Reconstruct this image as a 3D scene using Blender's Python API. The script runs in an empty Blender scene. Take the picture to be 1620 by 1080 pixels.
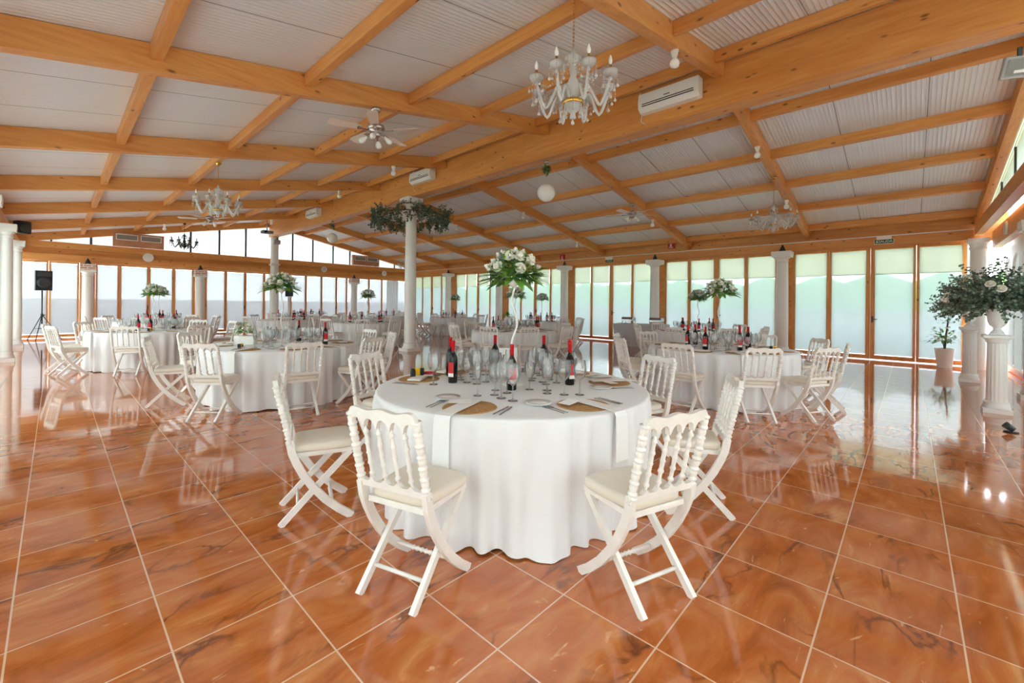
import bpy, math, random
from mathutils import Vector, Matrix
random.seed(7)
PI = math.pi
SC = bpy.context.scene
COL = SC.collection

# ---------------------------------------------------------------- helpers
class MB:
    """collects shapes and links them as one mesh object"""
    def __init__(s):
        s.v = []; s.f = []; s.sm = []; s.mi = []; s.cur = 0
    def add(s, vs, fs, smooth=False):
        b = len(s.v)
        s.v.extend([tuple(p) for p in vs])
        for f in fs:
            s.f.append(tuple(b + i for i in f)); s.sm.append(smooth); s.mi.append(s.cur)
        return s
    def box(s, x0, x1, y0, y1, z0, z1, M=None):
        vs = [(x0,y0,z0),(x1,y0,z0),(x1,y1,z0),(x0,y1,z0),(x0,y0,z1),(x1,y0,z1),(x1,y1,z1),(x0,y1,z1)]
        if M is not None: vs = [M @ Vector(p) for p in vs]
        return s.add(vs, [(0,3,2,1),(4,5,6,7),(0,1,5,4),(1,2,6,5),(2,3,7,6),(3,0,4,7)])
    def rbox(s, x0, x1, y0, y1, z0, z1, r=.01, M=None):
        """box with chamfered edges"""
        vs = []; idx = {}
        xs, ys, zs = (x0,x1), (y0,y1), (z0,z1)
        for i in (0,1):
            for j in (0,1):
                for k in (0,1):
                    sx, sy, sz = (1 if i == 0 else -1), (1 if j == 0 else -1), (1 if k == 0 else -1)
                    idx[i,j,k,'x'] = len(vs); vs.append((xs[i], ys[j]+sy*r, zs[k]+sz*r))
                    idx[i,j,k,'y'] = len(vs); vs.append((xs[i]+sx*r, ys[j], zs[k]+sz*r))
                    idx[i,j,k,'z'] = len(vs); vs.append((xs[i]+sx*r, ys[j]+sy*r, zs[k]))
        fs = []
        for i in (0,1):
            q = [idx[i,0,0,'x'], idx[i,1,0,'x'], idx[i,1,1,'x'], idx[i,0,1,'x']]; fs.append(q if i else q[::-1])
            q = [idx[0,i,0,'y'], idx[0,i,1,'y'], idx[1,i,1,'y'], idx[1,i,0,'y']]; fs.append(q if i else q[::-1])
            q = [idx[0,0,i,'z'], idx[1,0,i,'z'], idx[1,1,i,'z'], idx[0,1,i,'z']]; fs.append(q if i else q[::-1])
        for i in (0,1):
            for j in (0,1):
                q = [idx[i,j,0,'x'], idx[i,j,0,'y'], idx[i,j,1,'y'], idx[i,j,1,'x']]; fs.append(q if (i ^ j) else q[::-1])
                q = [idx[i,0,j,'x'], idx[i,0,j,'z'], idx[i,1,j,'z'], idx[i,1,j,'x']]; fs.append(q[::-1] if (i ^ j) else q)
                q = [idx[0,i,j,'y'], idx[0,i,j,'z'], idx[1,i,j,'z'], idx[1,i,j,'y']]; fs.append(q if (i ^ j) else q[::-1])
                for k in (0,1):
                    q = [idx[i,j,k,'x'], idx[i,j,k,'y'], idx[i,j,k,'z']]; fs.append(q[::-1] if (i ^ j ^ k) else q)
        if M is not None: vs = [M @ Vector(p) for p in vs]
        return s.add(vs, fs)
    def lathe(s, prof, n=16, M=None, smooth=True, cap=True, flute=0, famp=0):
        vs = []; m = len(prof)
        for (r, z) in prof:
            for k in range(n):
                a = 2*PI*k/n
                rr = r*(1 - famp*(0.5+0.5*math.cos(a*flute))) if flute else r
                vs.append((rr*math.cos(a), rr*math.sin(a), z))
        fs = []
        for i in range(m-1):
            for k in range(n):
                k2 = (k+1) % n
                fs.append((i*n+k, i*n+k2, (i+1)*n+k2, (i+1)*n+k))
        if cap:
            if prof[0][0] > 1e-5: fs.append(tuple(range(n-1, -1, -1)))
            if prof[-1][0] > 1e-5: fs.append(tuple((m-1)*n+k for k in range(n)))
        if M is not None: vs = [M @ Vector(p) for p in vs]
        return s.add(vs, fs, smooth)
    def sweep(s, pts, rad, n=8, smooth=True, cap=True, sec=None, upv=None):
        """tube along a path; sec: list of 2D section points (then rad scales it)"""
        pts = [Vector(p) for p in pts]; m = len(pts)
        rads = rad if isinstance(rad, (list, tuple)) else [rad]*m
        if sec is None: sec = [(math.cos(2*PI*k/n), math.sin(2*PI*k/n)) for k in range(n)]
        n = len(sec); vs = []; N = None
        for i in range(m):
            t = (pts[min(i+1, m-1)] - pts[max(i-1, 0)])
            if t.length < 1e-9: t = Vector((0,0,1))
            t.normalize()
            if upv is not None:
                N = Vector(upv) - t*t.dot(Vector(upv)); N.normalize()
            elif N is None:
                ref = Vector((0,0,1)) if abs(t.z) < .9 else Vector((1,0,0))
                N = ref - t*t.dot(ref); N.normalize()
            else:
                N = N - t*t.dot(N); N.normalize()
            B = t.cross(N)
            for (a, b) in sec: vs.append(pts[i] + N*(a*rads[i]) + B*(b*rads[i]))
        fs = []
        for i in range(m-1):
            for k in range(n):
                k2 = (k+1) % n
                fs.append((i*n+k, i*n+k2, (i+1)*n+k2, (i+1)*n+k))
        if cap:
            fs.append(tuple(range(n-1, -1, -1))); fs.append(tuple((m-1)*n+k for k in range(n)))
        return s.add(vs, fs, smooth)
    def prism(s, poly, axis, a0, a1, M=None):
        """extrude a 2D polygon; axis 'x': poly in (y,z); 'y': (x,z); 'z': (x,y)"""
        def P(p, a):
            return {'x': (a, p[0], p[1]), 'y': (p[0], a, p[1]), 'z': (p[0], p[1], a)}[axis]
        n = len(poly); vs = [P(p, a0) for p in poly] + [P(p, a1) for p in poly]
        if M is not None: vs = [M @ Vector(p) for p in vs]
        fs = [tuple(range(n-1, -1, -1)), tuple(range(n, 2*n))] + [(i, (i+1) % n, n+(i+1) % n, n+i) for i in range(n)]
        return s.add(vs, fs)
    def ball(s, c, r, n=10, sz=1.0):
        m = max(4, n//2); prof = [(max(1e-4, r*math.sin(PI*i/m)), -r*sz*math.cos(PI*i/m)) for i in range(m+1)]
        return s.lathe(prof, n, Matrix.Translation(c), cap=False)
    def mesh(s, name, mats):
        me = bpy.data.meshes.new(name)
        me.from_pydata(s.v, [], s.f)
        for m in (mats if isinstance(mats, (list, tuple)) else [mats]): me.materials.append(m)
        me.polygons.foreach_set('use_smooth', s.sm)
        me.polygons.foreach_set('material_index', s.mi)
        me.update()
        return me
    def build(s, name, mats, parent=None, loc=None, rz=0):
        o = bpy.data.objects.new(name, s.mesh(name, mats)); COL.objects.link(o)
        if parent is not None: o.parent = parent
        if loc is not None: o.location = loc
        if rz: o.rotation_euler = (0, 0, rz)
        return o

def tag(o, label=None, cat=None, group=None, kind=None):
    if label: o['label'] = label
    if cat: o['category'] = cat
    if group: o['group'] = group
    if kind: o['kind'] = kind
    return o
def empty(name, loc=(0,0,0), rz=0):
    o = bpy.data.objects.new(name, None); COL.objects.link(o)
    o.location = loc; o.rotation_euler = (0, 0, rz); o.empty_display_size = .05
    return o
def copy_tree(o, parent=None):
    c = o.copy(); COL.objects.link(c); c.parent = parent
    for k in ('label', 'group'):
        if parent is None and k in c: del c[k]
    for ch in KIDS.get(o.name, []): copy_kid(ch, c)
    return c
def copy_kid(o, parent):
    c = o.copy(); COL.objects.link(c); c.parent = parent
    for ch in KIDS.get(o.name, []): copy_kid(ch, c)
KIDS = {}
def index_kids(root):
    def rec(o):
        KIDS[o.name] = list(o.children)
        for c in o.children: rec(c)
    rec(root)
def ang(dx, dy): return math.atan2(dy, dx)
ORD = ['first','second','third','fourth','fifth','sixth','seventh','eighth','ninth','tenth','eleventh','twelfth','thirteenth','fourteenth','fifteenth','sixteenth','seventeenth','eighteenth','nineteenth','twentieth','twenty-first','twenty-second','twenty-third','twenty-fourth','twenty-fifth','twenty-sixth','twenty-seventh','twenty-eighth','twenty-ninth','thirtieth']

# ---------------------------------------------------------------- camera (15 mm lens, eye height 1.38 m)
CAMH = 1.38; YAW = math.radians(47.0)
cam = bpy.data.cameras.new('camera'); cam_o = bpy.data.objects.new('camera', cam); COL.objects.link(cam_o)
cam.sensor_width = 36; cam.lens = 36*674/1620; cam.shift_y = -(540-481)/1620; cam.clip_start = .05; cam.clip_end = 400
cam_o.location = (0, 0, CAMH)
cam_o.rotation_euler = (Matrix.Rotation(-YAW, 3, 'Z') @ Matrix.Rotation(PI/2, 3, 'X') @ Matrix.Rotation(math.radians(0.65), 3, 'Z')).to_euler()
SC.camera = cam_o
FW = Vector((math.sin(YAW), math.cos(YAW))); RT = Vector((math.cos(YAW), -math.sin(YAW)))
def depth(x, y): return x*FW[0] + y*FW[1]
def side(x, y): return (x*RT[0] + y*RT[1]) / max(.2, depth(x, y))   # bearing seen from the entrance, only used to word labels

# ---------------------------------------------------------------- materials
def new_mat(name):
    m = bpy.data.materials.new(name); m.use_nodes = True
    nt = m.node_tree; nt.nodes.clear()
    out = nt.nodes.new('ShaderNodeOutputMaterial')
    return m, nt, out
def L(nt, a, b): nt.links.new(a, b)
def lin(c):
    return tuple(((x/255)/12.92 if x/255 <= .04045 else ((x/255+.055)/1.055)**2.4) for x in c) + (1,)
def principled(name, col, rough=.5, metal=0, spec=.5, bump=0, bscale=80, coat=0, var=0, vscale=6, sheen=0, trans=0, ior=1.45, sss=0):
    m, nt, out = new_mat(name)
    b = nt.nodes.new('ShaderNodeBsdfPrincipled'); L(nt, b.outputs[0], out.inputs[0])
    b.inputs['Base Color'].default_value = lin(col); b.inputs['Roughness'].default_value = rough
    b.inputs['Metallic'].default_value = metal; b.inputs['Specular IOR Level'].default_value = spec
    b.inputs['Coat Weight'].default_value = coat; b.inputs['Sheen Weight'].default_value = sheen
    b.inputs['Transmission Weight'].default_value = trans; b.inputs['IOR'].default_value = ior
    if var or bump:
        tc = nt.nodes.new('ShaderNodeTexCoord')
    if var:
        n = nt.nodes.new('ShaderNodeTexNoise'); n.inputs['Scale'].default_value = vscale; n.inputs['Detail'].default_value = 4
        L(nt, tc.outputs['Object'], n.inputs['Vector'])
        r = nt.nodes.new('ShaderNodeMix'); r.data_type = 'RGBA'
        r.inputs[6].default_value = lin(tuple(max(0, c*(1-var)) for c in col)); r.inputs[7].default_value = lin(tuple(min(255, c*(1+var*.5)) for c in col))
        L(nt, n.outputs[0], r.inputs[0]); L(nt, r.outputs[2], b.inputs['Base Color'])
    if bump:
        n2 = nt.nodes.new('ShaderNodeTexNoise'); n2.inputs['Scale'].default_value = bscale; n2.inputs['Detail'].default_value = 3
        L(nt, tc.outputs['Object'], n2.inputs['Vector'])
        bp = nt.nodes.new('ShaderNodeBump'); bp.inputs['Strength'].default_value = bump; bp.inputs['Distance'].default_value = .01
        L(nt, n2.outputs[0], bp.inputs['Height']); L(nt, bp.outputs[0], b.inputs['Normal'])
    return m
def wood_mat(name, axis, c0, c1, c2, rough=.45):
    """glulam pine: stretched grain along AXIS, board seams, dark knots"""
    m, nt, out = new_mat(name)
    b = nt.nodes.new('ShaderNodeBsdfPrincipled'); L(nt, b.outputs[0], out.inputs[0]); b.inputs['Roughness'].default_value = rough
    tc = nt.nodes.new('ShaderNodeTexCoord')
    mp = nt.nodes.new('ShaderNodeMapping'); L(nt, tc.outputs['Object'], mp.inputs['Vector'])
    sc = [1, 1, 1]; sc['xyz'.index(axis)] = .08; mp.inputs['Scale'].default_value = sc
    n1 = nt.nodes.new('ShaderNodeTexNoise'); n1.inputs['Scale'].default_value = 22; n1.inputs['Detail'].default_value = 6; n1.inputs['Distortion'].default_value = .6
    L(nt, mp.outputs[0], n1.inputs['Vector'])
    n2 = nt.nodes.new('ShaderNodeTexNoise'); n2.inputs['Scale'].default_value = 3.2; n2.inputs['Detail'].default_value = 3
    L(nt, mp.outputs[0], n2.inputs['Vector'])
    cr = nt.nodes.new('ShaderNodeValToRGB'); L(nt, n1.outputs[0], cr.inputs[0])
    cr.color_ramp.elements[0].position = .3; cr.color_ramp.elements[0].color = lin(c0)
    cr.color_ramp.elements[1].position = .7; cr.color_ramp.elements[1].color = lin(c1)
    mx = nt.nodes.new('ShaderNodeMix'); mx.data_type = 'RGBA'; L(nt, cr.outputs[0], mx.inputs[6]); mx.inputs[7].default_value = lin(c2)
    r2 = nt.nodes.new('ShaderNodeMapRange'); L(nt, n2.outputs[0], r2.inputs[0]); r2.inputs[1].default_value = .45; r2.inputs[2].default_value = .75
    r2.inputs[3].default_value = 0; r2.inputs[4].default_value = .7
    L(nt, r2.outputs[0], mx.inputs[0])
    # knots
    mp2 = nt.nodes.new('ShaderNodeMapping'); L(nt, tc.outputs['Object'], mp2.inputs['Vector'])
    s2 = [1, 1, 1]; s2['xyz'.index(axis)] = .45; mp2.inputs['Scale'].default_value = s2
    vo = nt.nodes.new('ShaderNodeTexVoronoi'); vo.inputs['Scale'].default_value = 6.5; vo.inputs['Randomness'].default_value = 1.0
    L(nt, mp2.outputs[0], vo.inputs['Vector'])
    kr = nt.nodes.new('ShaderNodeMapRange'); L(nt, vo.outputs['Distance'], kr.inputs[0]); kr.inputs[1].default_value = .06; kr.inputs[2].default_value = .15
    kr.inputs[3].default_value = .85; kr.inputs[4].default_value = 0
    mk = nt.nodes.new('ShaderNodeMix'); mk.data_type = 'RGBA'; L(nt, mx.outputs[2], mk.inputs[6]); mk.inputs[7].default_value = lin((104, 52, 20))
    L(nt, kr.outputs[0], mk.inputs[0]); L(nt, mk.outputs[2], b.inputs['Base Color'])
    return m
PINE = ((214, 140, 68), (230, 164, 92), (196, 116, 50))
W = {a: wood_mat('pine_' + a, a, *PINE) for a in 'xyz'}
M = dict(
    white_paint=principled('white_paint', (238, 235, 231), .4, var=.02, vscale=3),
    plaster=principled('plaster', (236, 233, 230), .6, bump=.05, bscale=40),
    chair=principled('chair_paint', (236, 232, 227), .38, var=.06, vscale=14),
    seat=principled('seat_vinyl', (226, 217, 202), .42, bump=.03, bscale=120, var=.03),
    cloth=principled('table_linen', (228, 228, 229), .85, sheen=.2, bump=.04, bscale=240),
    napkin=principled('napkin_linen', (236, 235, 234), .85, bump=.05, bscale=300),
    card=principled('white_card', (244, 243, 241), .6),
    porcelain=principled('porcelain', (240, 240, 240), .15),
    steel=principled('steel', (190, 190, 192), .22, metal=1),
    dark_metal=principled('dark_metal', (70, 72, 76), .4, metal=.6),
    black=principled('black_plastic', (26, 27, 30), .45),
    light_grey=principled('light_grey_metal', (176, 178, 182), .35),
    grey=principled('grey_plastic', (112, 116, 122), .4),
    wine=principled('wine_bottle_glass', (16, 18, 16), .06, spec=.6),
    red=principled('red_capsule', (196, 22, 34), .35),
    red_label=principled('red_label', (206, 34, 38), .5),
    white_label=principled('white_label', (236, 232, 226), .5),
    yellow=principled('yellow_card', (240, 186, 22), .45),
    gold=principled('gold', (226, 178, 84), .25, metal=1),
    brass=principled('brass', (206, 160, 84), .3, metal=1),
    bulb=principled('opal_bulb', (246, 244, 242), .25),
    appliance=principled('appliance_white', (238, 234, 230), .35),
    slot=principled('dark_slot', (60, 56, 54), .6),
    fanwood=principled('fan_blade', (226, 206, 196), .4, var=.05),
    fanmetal=principled('fan_metal', (196, 186, 184), .25, metal=.9),
    leaf=principled('leaf_green', (132, 184, 74), .45, var=.35, vscale=9),
    leaf_dark=principled('leaf_dark', (88, 140, 58), .45, var=.3, vscale=9),
    euca=principled('eucalyptus', (126, 146, 130), .5, var=.35, vscale=7),
    euca_dark=principled('eucalyptus_dark', (84, 106, 86), .5, var=.3, vscale=7),
    twig=principled('twig', (86, 70, 50), .7),
    petal=principled('white_petal', (246, 242, 232), .55, var=.05, vscale=20),
    stone=principled('white_stone', (240, 239, 237), .5, bump=.06, bscale=30),
    pot=principled('white_pot', (240, 240, 240), .3),
    soil=principled('soil', (70, 40, 30), .9),
    brick=None, green_sign=principled('green_sign', (16, 92, 62), .5), red_sign=principled('red_sign', (204, 30, 34), .5),
    rattan=principled('rattan', (190, 146, 94), .7, var=.35, vscale=70, bump=.5, bscale=160),
    skirt=principled('grey_linen', (196, 196, 200), .85, bump=.04, bscale=200),
    terracotta=principled('terracotta', (206, 118, 56), .6),
    concrete=principled('terrace_concrete', (176, 180, 186), .8, var=.1, vscale=2),
    lawn=principled('lawn', (126, 150, 96), .9, var=.35, vscale=1.2, bump=.3, bscale=30),
    hedge=principled('hedge_leaf', (92, 138, 66), .8, var=.5, vscale=2.5, bump=.6, bscale=6),
    house=principled('house_wall', (214, 208, 200), .8),
    duct=principled('duct_wood', (196, 138, 104), .5, var=.2, vscale=4),
    grille=principled('grille', (150, 140, 126), .5),
    clockface=principled('clock_face', (240, 240, 236), .4),
    chain_white=principled('chain_white', (240, 236, 232), .4),
    pink=principled('pink_confetti', (230, 60, 130), .5),
)
def thin_glass(name, tint=(1,1,1), ior=1.5, rough=0, white=0.0, base=0.0):
    m, nt, out = new_mat(name)
    t = nt.nodes.new('ShaderNodeBsdfTransparent'); t.inputs[0].default_value = (*tint, 1)
    g = nt.nodes.new('ShaderNodeBsdfGlossy'); g.inputs['Roughness'].default_value = rough
    f = nt.nodes.new('ShaderNodeFresnel'); f.inputs[0].default_value = ior
    ma = nt.nodes.new('ShaderNodeMath'); ma.operation = 'MULTIPLY_ADD'; ma.inputs[1].default_value = 1.15; ma.inputs[2].default_value = base; ma.use_clamp = True
    L(nt, f.outputs[0], ma.inputs[0])
    mx = nt.nodes.new('ShaderNodeMixShader'); L(nt, ma.outputs[0], mx.inputs[0]); L(nt, t.outputs[0], mx.inputs[1]); L(nt, g.outputs[0], mx.inputs[2])
    if white:
        d = nt.nodes.new('ShaderNodeBsdfTranslucent'); d.inputs[0].default_value = (.95,.95,.95,1)
        d2 = nt.nodes.new('ShaderNodeBsdfDiffuse'); d2.inputs[0].default_value = (.95,.95,.95,1)
        ad = nt.nodes.new('ShaderNodeMixShader'); ad.inputs[0].default_value = .5; L(nt, d.outputs[0], ad.inputs[1]); L(nt, d2.outputs[0], ad.inputs[2])
        m2 = nt.nodes.new('ShaderNodeMixShader'); m2.inputs[0].default_value = white; L(nt, mx.outputs[0], m2.inputs[1]); L(nt, ad.outputs[0], m2.inputs[2]); mx = m2
    L(nt, mx.outputs[0], out.inputs[0])
    return m
M['pane'] = thin_glass('window_glass', (.97, .99, .98), 1.3)
M['glass'] = thin_glass('wine_glass', (.985, .985, .99), 1.5, .02, .1, .03)
M['crystal'] = thin_glass('crystal', (.97, .96, .96), 1.6, .05, .5, .1)
M['glass_arm'] = thin_glass('glass_arm', (.95, .93, .92), 1.55, .05, .72, .05)
M['dark_crystal'] = thin_glass('dark_crystal', (.25, .25, .27), 1.6, .05, .05, .05)
def screen_fabric(name, col, transp):
    m, nt, out = new_mat(name)
    t = nt.nodes.new('ShaderNodeBsdfTransparent'); t.inputs[0].default_value = (.97, 1, .98, 1)
    tr = nt.nodes.new('ShaderNodeBsdfTranslucent'); tr.inputs[0].default_value = lin(col)
    di = nt.nodes.new('ShaderNodeBsdfDiffuse'); di.inputs[0].default_value = lin(col)
    a = nt.nodes.new('ShaderNodeMixShader'); a.inputs[0].default_value = .4; L(nt, tr.outputs[0], a.inputs[1]); L(nt, di.outputs[0], a.inputs[2])
    b = nt.nodes.new('ShaderNodeMixShader'); b.inputs[0].default_value = transp; L(nt, a.outputs[0], b.inputs[1]); L(nt, t.outputs[0], b.inputs[2])
    L(nt, b.outputs[0], out.inputs[0]); return m
M['screen'] = screen_fabric('screen_fabric', (172, 181, 177), .22)
M['screen_dense'] = screen_fabric('screen_fabric_top', (184, 187, 166), .1)
M['screen_grey'] = screen_fabric('screen_fabric_grey', (166, 164, 162), .16)
M['sheer'] = screen_fabric('sheer_fabric', (246, 246, 246), .4)
M['screen_near_dimming'] = screen_fabric('screen_fabric_dimming', (226, 226, 226), .24)  # unseen near windows: added screens, density set to cut daylight on the front table
M['opal'] = screen_fabric('opal_panel', (206, 208, 206), .0)
M['curtain'] = screen_fabric('curtain_fabric', (236, 236, 238), .05)

def brick_mat():
    m, nt, out = new_mat('brick_capital')
    b = nt.nodes.new('ShaderNodeBsdfPrincipled'); L(nt, b.outputs[0], out.inputs[0]); b.inputs['Roughness'].default_value = .8
    tc = nt.nodes.new('ShaderNodeTexCoord'); sp = nt.nodes.new('ShaderNodeSeparateXYZ'); L(nt, tc.outputs['Object'], sp.inputs[0])
    ad = nt.nodes.new('ShaderNodeMath'); ad.operation = 'ADD'; L(nt, sp.outputs[0], ad.inputs[0]); L(nt, sp.outputs[1], ad.inputs[1])
    cb = nt.nodes.new('ShaderNodeCombineXYZ'); L(nt, ad.outputs[0], cb.inputs[0]); L(nt, sp.outputs[2], cb.inputs[1])
    br = nt.nodes.new('ShaderNodeTexBrick'); br.inputs['Scale'].default_value = 1; br.inputs['Brick Width'].default_value = .22; br.inputs['Row Height'].default_value = .075
    br.inputs['Mortar Size'].default_value = .014
    br.inputs['Color1'].default_value = lin((206, 150, 120)); br.inputs['Color2'].default_value = lin((190, 128, 98)); br.inputs['Mortar'].default_value = lin((236, 230, 222))
    L(nt, cb.outputs[0], br.inputs['Vector']); L(nt, br.outputs[0], b.inputs['Base Color']); return m
M['brick'] = brick_mat()

def floor_mat():
    m, nt, out = new_mat('marble_tile')
    N = nt.nodes.new
    b = N('ShaderNodeBsdfPrincipled'); L(nt, b.outputs[0], out.inputs[0])
    tc = N('ShaderNodeTexCoord'); sp = N('ShaderNodeSeparateXYZ'); L(nt, tc.outputs['Object'], sp.inputs[0])
    def mth(op, a, bb=None, c=None, clamp=False):
        n = N('ShaderNodeMath'); n.operation = op; n.use_clamp = clamp
        for i, q in enumerate((a, bb, c)):
            if q is None: continue
            if isinstance(q, (int, float)): n.inputs[i].default_value = q
            else: L(nt, q, n.inputs[i])
        return n.outputs[0]
    ux = mth('DIVIDE', mth('SUBTRACT', sp.outputs[0], .325), .446); uy = mth('DIVIDE', mth('SUBTRACT', sp.outputs[1], .28), .4565)
    fx = mth('FLOOR', ux); fy = mth('FLOOR', uy)
    rx = mth('SUBTRACT', ux, fx); ry = mth('SUBTRACT', uy, fy)
    ex = mth('MINIMUM', rx, mth('SUBTRACT', 1, rx)); ey = mth('MINIMUM', ry, mth('SUBTRACT', 1, ry))
    grout = mth('LESS_THAN', mth('MINIMUM', ex, ey), .0075)
    cb = N('ShaderNodeCombineXYZ'); L(nt, fx, cb.inputs[0]); L(nt, fy, cb.inputs[1])
    wn = N('ShaderNodeTexWhiteNoise'); wn.noise_dimensions = '2D'; L(nt, cb.outputs[0], wn.inputs['Vector'])
    vm = N('ShaderNodeVectorMath'); vm.operation = 'MULTIPLY_ADD'; L(nt, wn.outputs['Color'], vm.inputs[0]); vm.inputs[1].default_value = (40, 40, 40)
    mp = N('ShaderNodeMapping'); L(nt, tc.outputs['Object'], mp.inputs['Vector']); mp.inputs['Rotation'].default_value = (0, 0, .35); mp.inputs['Scale'].default_value = (.65, 1.5, 1)
    L(nt, mp.outputs[0], vm.inputs[2])
    n1 = N('ShaderNodeTexNoise'); n1.inputs['Scale'].default_value = 3.2; n1.inputs['Detail'].default_value = 7; n1.inputs['Roughness'].default_value = .62; n1.inputs['Distortion'].default_value = 1.2
    L(nt, vm.outputs[0], n1.inputs['Vector'])
    cr = N('ShaderNodeValToRGB'); L(nt, n1.outputs[0], cr.inputs[0]); e = cr.color_ramp.elements
    e[0].position = .25; e[0].color = lin((140, 70, 32)); e[1].position = .8; e[1].color = lin((224, 162, 112))
    k = e.new(.45); k.color = lin((182, 98, 46)); k = e.new(.62); k.color = lin((198, 122, 68))
    # dark veins
    n2 = N('ShaderNodeTexNoise'); n2.inputs['Scale'].default_value = 2.3; n2.inputs['Detail'].default_value = 6; n2.inputs['Distortion'].default_value = .7
    L(nt, vm.outputs[0], n2.inputs['Vector'])
    v = mth('ABSOLUTE', mth('SUBTRACT', n2.outputs[0], .5))
    mr = N('ShaderNodeMapRange'); L(nt, v, mr.inputs[0]); mr.inputs[1].default_value = 0; mr.inputs[2].default_value = .028; mr.inputs[3].default_value = .85; mr.inputs[4].default_value = 0
    n3 = N('ShaderNodeTexNoise'); n3.inputs['Scale'].default_value = 2.0; L(nt, vm.outputs[0], n3.inputs['Vector'])
    mr3 = N('ShaderNodeMapRange'); L(nt, n3.outputs[0], mr3.inputs[0]); mr3.inputs[1].default_value = .48; mr3.inputs[2].default_value = .62
    vein = mth('MULTIPLY', mr.outputs[0], mr3.outputs[0])
    mx = N('ShaderNodeMix'); mx.data_type = 'RGBA'; L(nt, vein, mx.inputs[0]); L(nt, cr.outputs[0], mx.inputs[6]); mx.inputs[7].default_value = lin((96, 48, 26))
    # pale flecks
    n4 = N('ShaderNodeTexNoise'); n4.inputs['Scale'].default_value = 7; n4.inputs['Detail'].default_value = 4; n4.inputs['Distortion'].default_value = 2.5
    L(nt, vm.outputs[0], n4.inputs['Vector'])
    mr4 = N('ShaderNodeMapRange'); L(nt, n4.outputs[0], mr4.inputs[0]); mr4.inputs[1].default_value = .68; mr4.inputs[2].default_value = .76; mr4.inputs[4].default_value = .7
    mx2 = N('ShaderNodeMix'); mx2.data_type = 'RGBA'; L(nt, mr4.outputs[0], mx2.inputs[0]); L(nt, mx.outputs[2], mx2.inputs[6]); mx2.inputs[7].default_value = lin((238, 186, 140))
    mg = N('ShaderNodeMix'); mg.data_type = 'RGBA'; L(nt, grout, mg.inputs[0]); L(nt, mx2.outputs[2], mg.inputs[6]); mg.inputs[7].default_value = lin((226, 190, 160))
    L(nt, mg.outputs[2], b.inputs['Base Color'])
    b.inputs['Roughness'].default_value = .07; b.inputs['IOR'].default_value = 1.52; b.inputs['Specular IOR Level'].default_value = .6
    b.inputs['Coat Weight'].default_value = .35; b.inputs['Coat Roughness'].default_value = .05
    # slight waviness of the glaze
    w = N('ShaderNodeTexNoise'); w.inputs['Scale'].default_value = 9; w.inputs['Detail'].default_value = 2; L(nt, tc.outputs['Object'], w.inputs['Vector'])
    hh = mth('SUBTRACT', mth('MULTIPLY', w.outputs[0], .35), mth('MULTIPLY', grout, .6))
    bp = N('ShaderNodeBump'); bp.inputs['Strength'].default_value = .07; bp.inputs['Distance'].default_value = .004; L(nt, hh, bp.inputs['Height'])
    L(nt, bp.outputs[0], b.inputs['Normal']); L(nt, bp.outputs[0], b.inputs['Coat Normal'])
    return m
M['floor'] = floor_mat()

def ceiling_mat():
    m, nt, out = new_mat('roof_panel'); N = nt.nodes.new
    b = N('ShaderNodeBsdfPrincipled'); L(nt, b.outputs[0], out.inputs[0])
    tc = N('ShaderNodeTexCoord'); sp = N('ShaderNodeSeparateXYZ'); L(nt, tc.outputs['Object'], sp.inputs[0])
    def mth(op, a, bb=None):
        n = N('ShaderNodeMath'); n.operation = op
        for i, q in enumerate((a, bb)):
            if q is None: continue
            if isinstance(q, (int, float)): n.inputs[i].default_value = q
            else: L(nt, q, n.inputs[i])
        return n.outputs[0]
    y = sp.outputs[1]
    rib = mth('ABSOLUTE', mth('SUBTRACT', mth('FRACT', mth('DIVIDE', y, .0575)), .5))
    fr = mth('FRACT', mth('DIVIDE', mth('ADD', y, .2), 1.15)); seam = mth('LESS_THAN', fr, .013)
    h = mth('SUBTRACT', mth('MULTIPLY', mth('POWER', mth('MULTIPLY', rib, 2), 3), .6), mth('MULTIPLY', seam, 1.5))
    bp = N('ShaderNodeBump'); bp.inputs['Strength'].default_value = 1; bp.inputs['Distance'].default_value = .012; L(nt, h, bp.inputs['Height']); L(nt, bp.outputs[0], b.inputs['Normal'])
    mx = N('ShaderNodeMix'); mx.data_type = 'RGBA'; L(nt, seam, mx.inputs[0]); mx.inputs[6].default_value = lin((230, 229, 232)); mx.inputs[7].default_value = lin((150, 146, 144))
    L(nt, mx.outputs[2], b.inputs['Base Color']); b.inputs['Roughness'].default_value = .28; b.inputs['Specular IOR Level'].default_value = .6
    return m
M['ceiling'] = ceiling_mat()
# ---------------------------------------------------------------- the hall
XL, XR, YN, YB = -.95, 14.94, -1.65, 22.2
def zr(x): return 5.16 - (.2*(7-x) if x < 7 else .193*(x-7))
def struct(o, label, cat): return tag(o, label, cat, kind='structure')

m = MB(); m.box(XL-.12, XR+.12, YN-.12, YB+.12, -.12, 0)
struct(m.build('floor', M['floor']), 'glossy orange brown marbled floor tiles with pale joints', 'floor')
m = MB(); xa, xb = XL-.7, XR+.75
m.prism([(xa, zr(xa)), (7, zr(7)), (xb, zr(xb)), (xb, zr(xb)+.09), (7, zr(7)+.09), (xa, zr(xa)+.09)], 'y', YN-.7, YB+.7)
struct(m.build('ceiling', M['ceiling']), 'white ribbed metal roof panels forming the pitched ceiling', 'ceiling')
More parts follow.
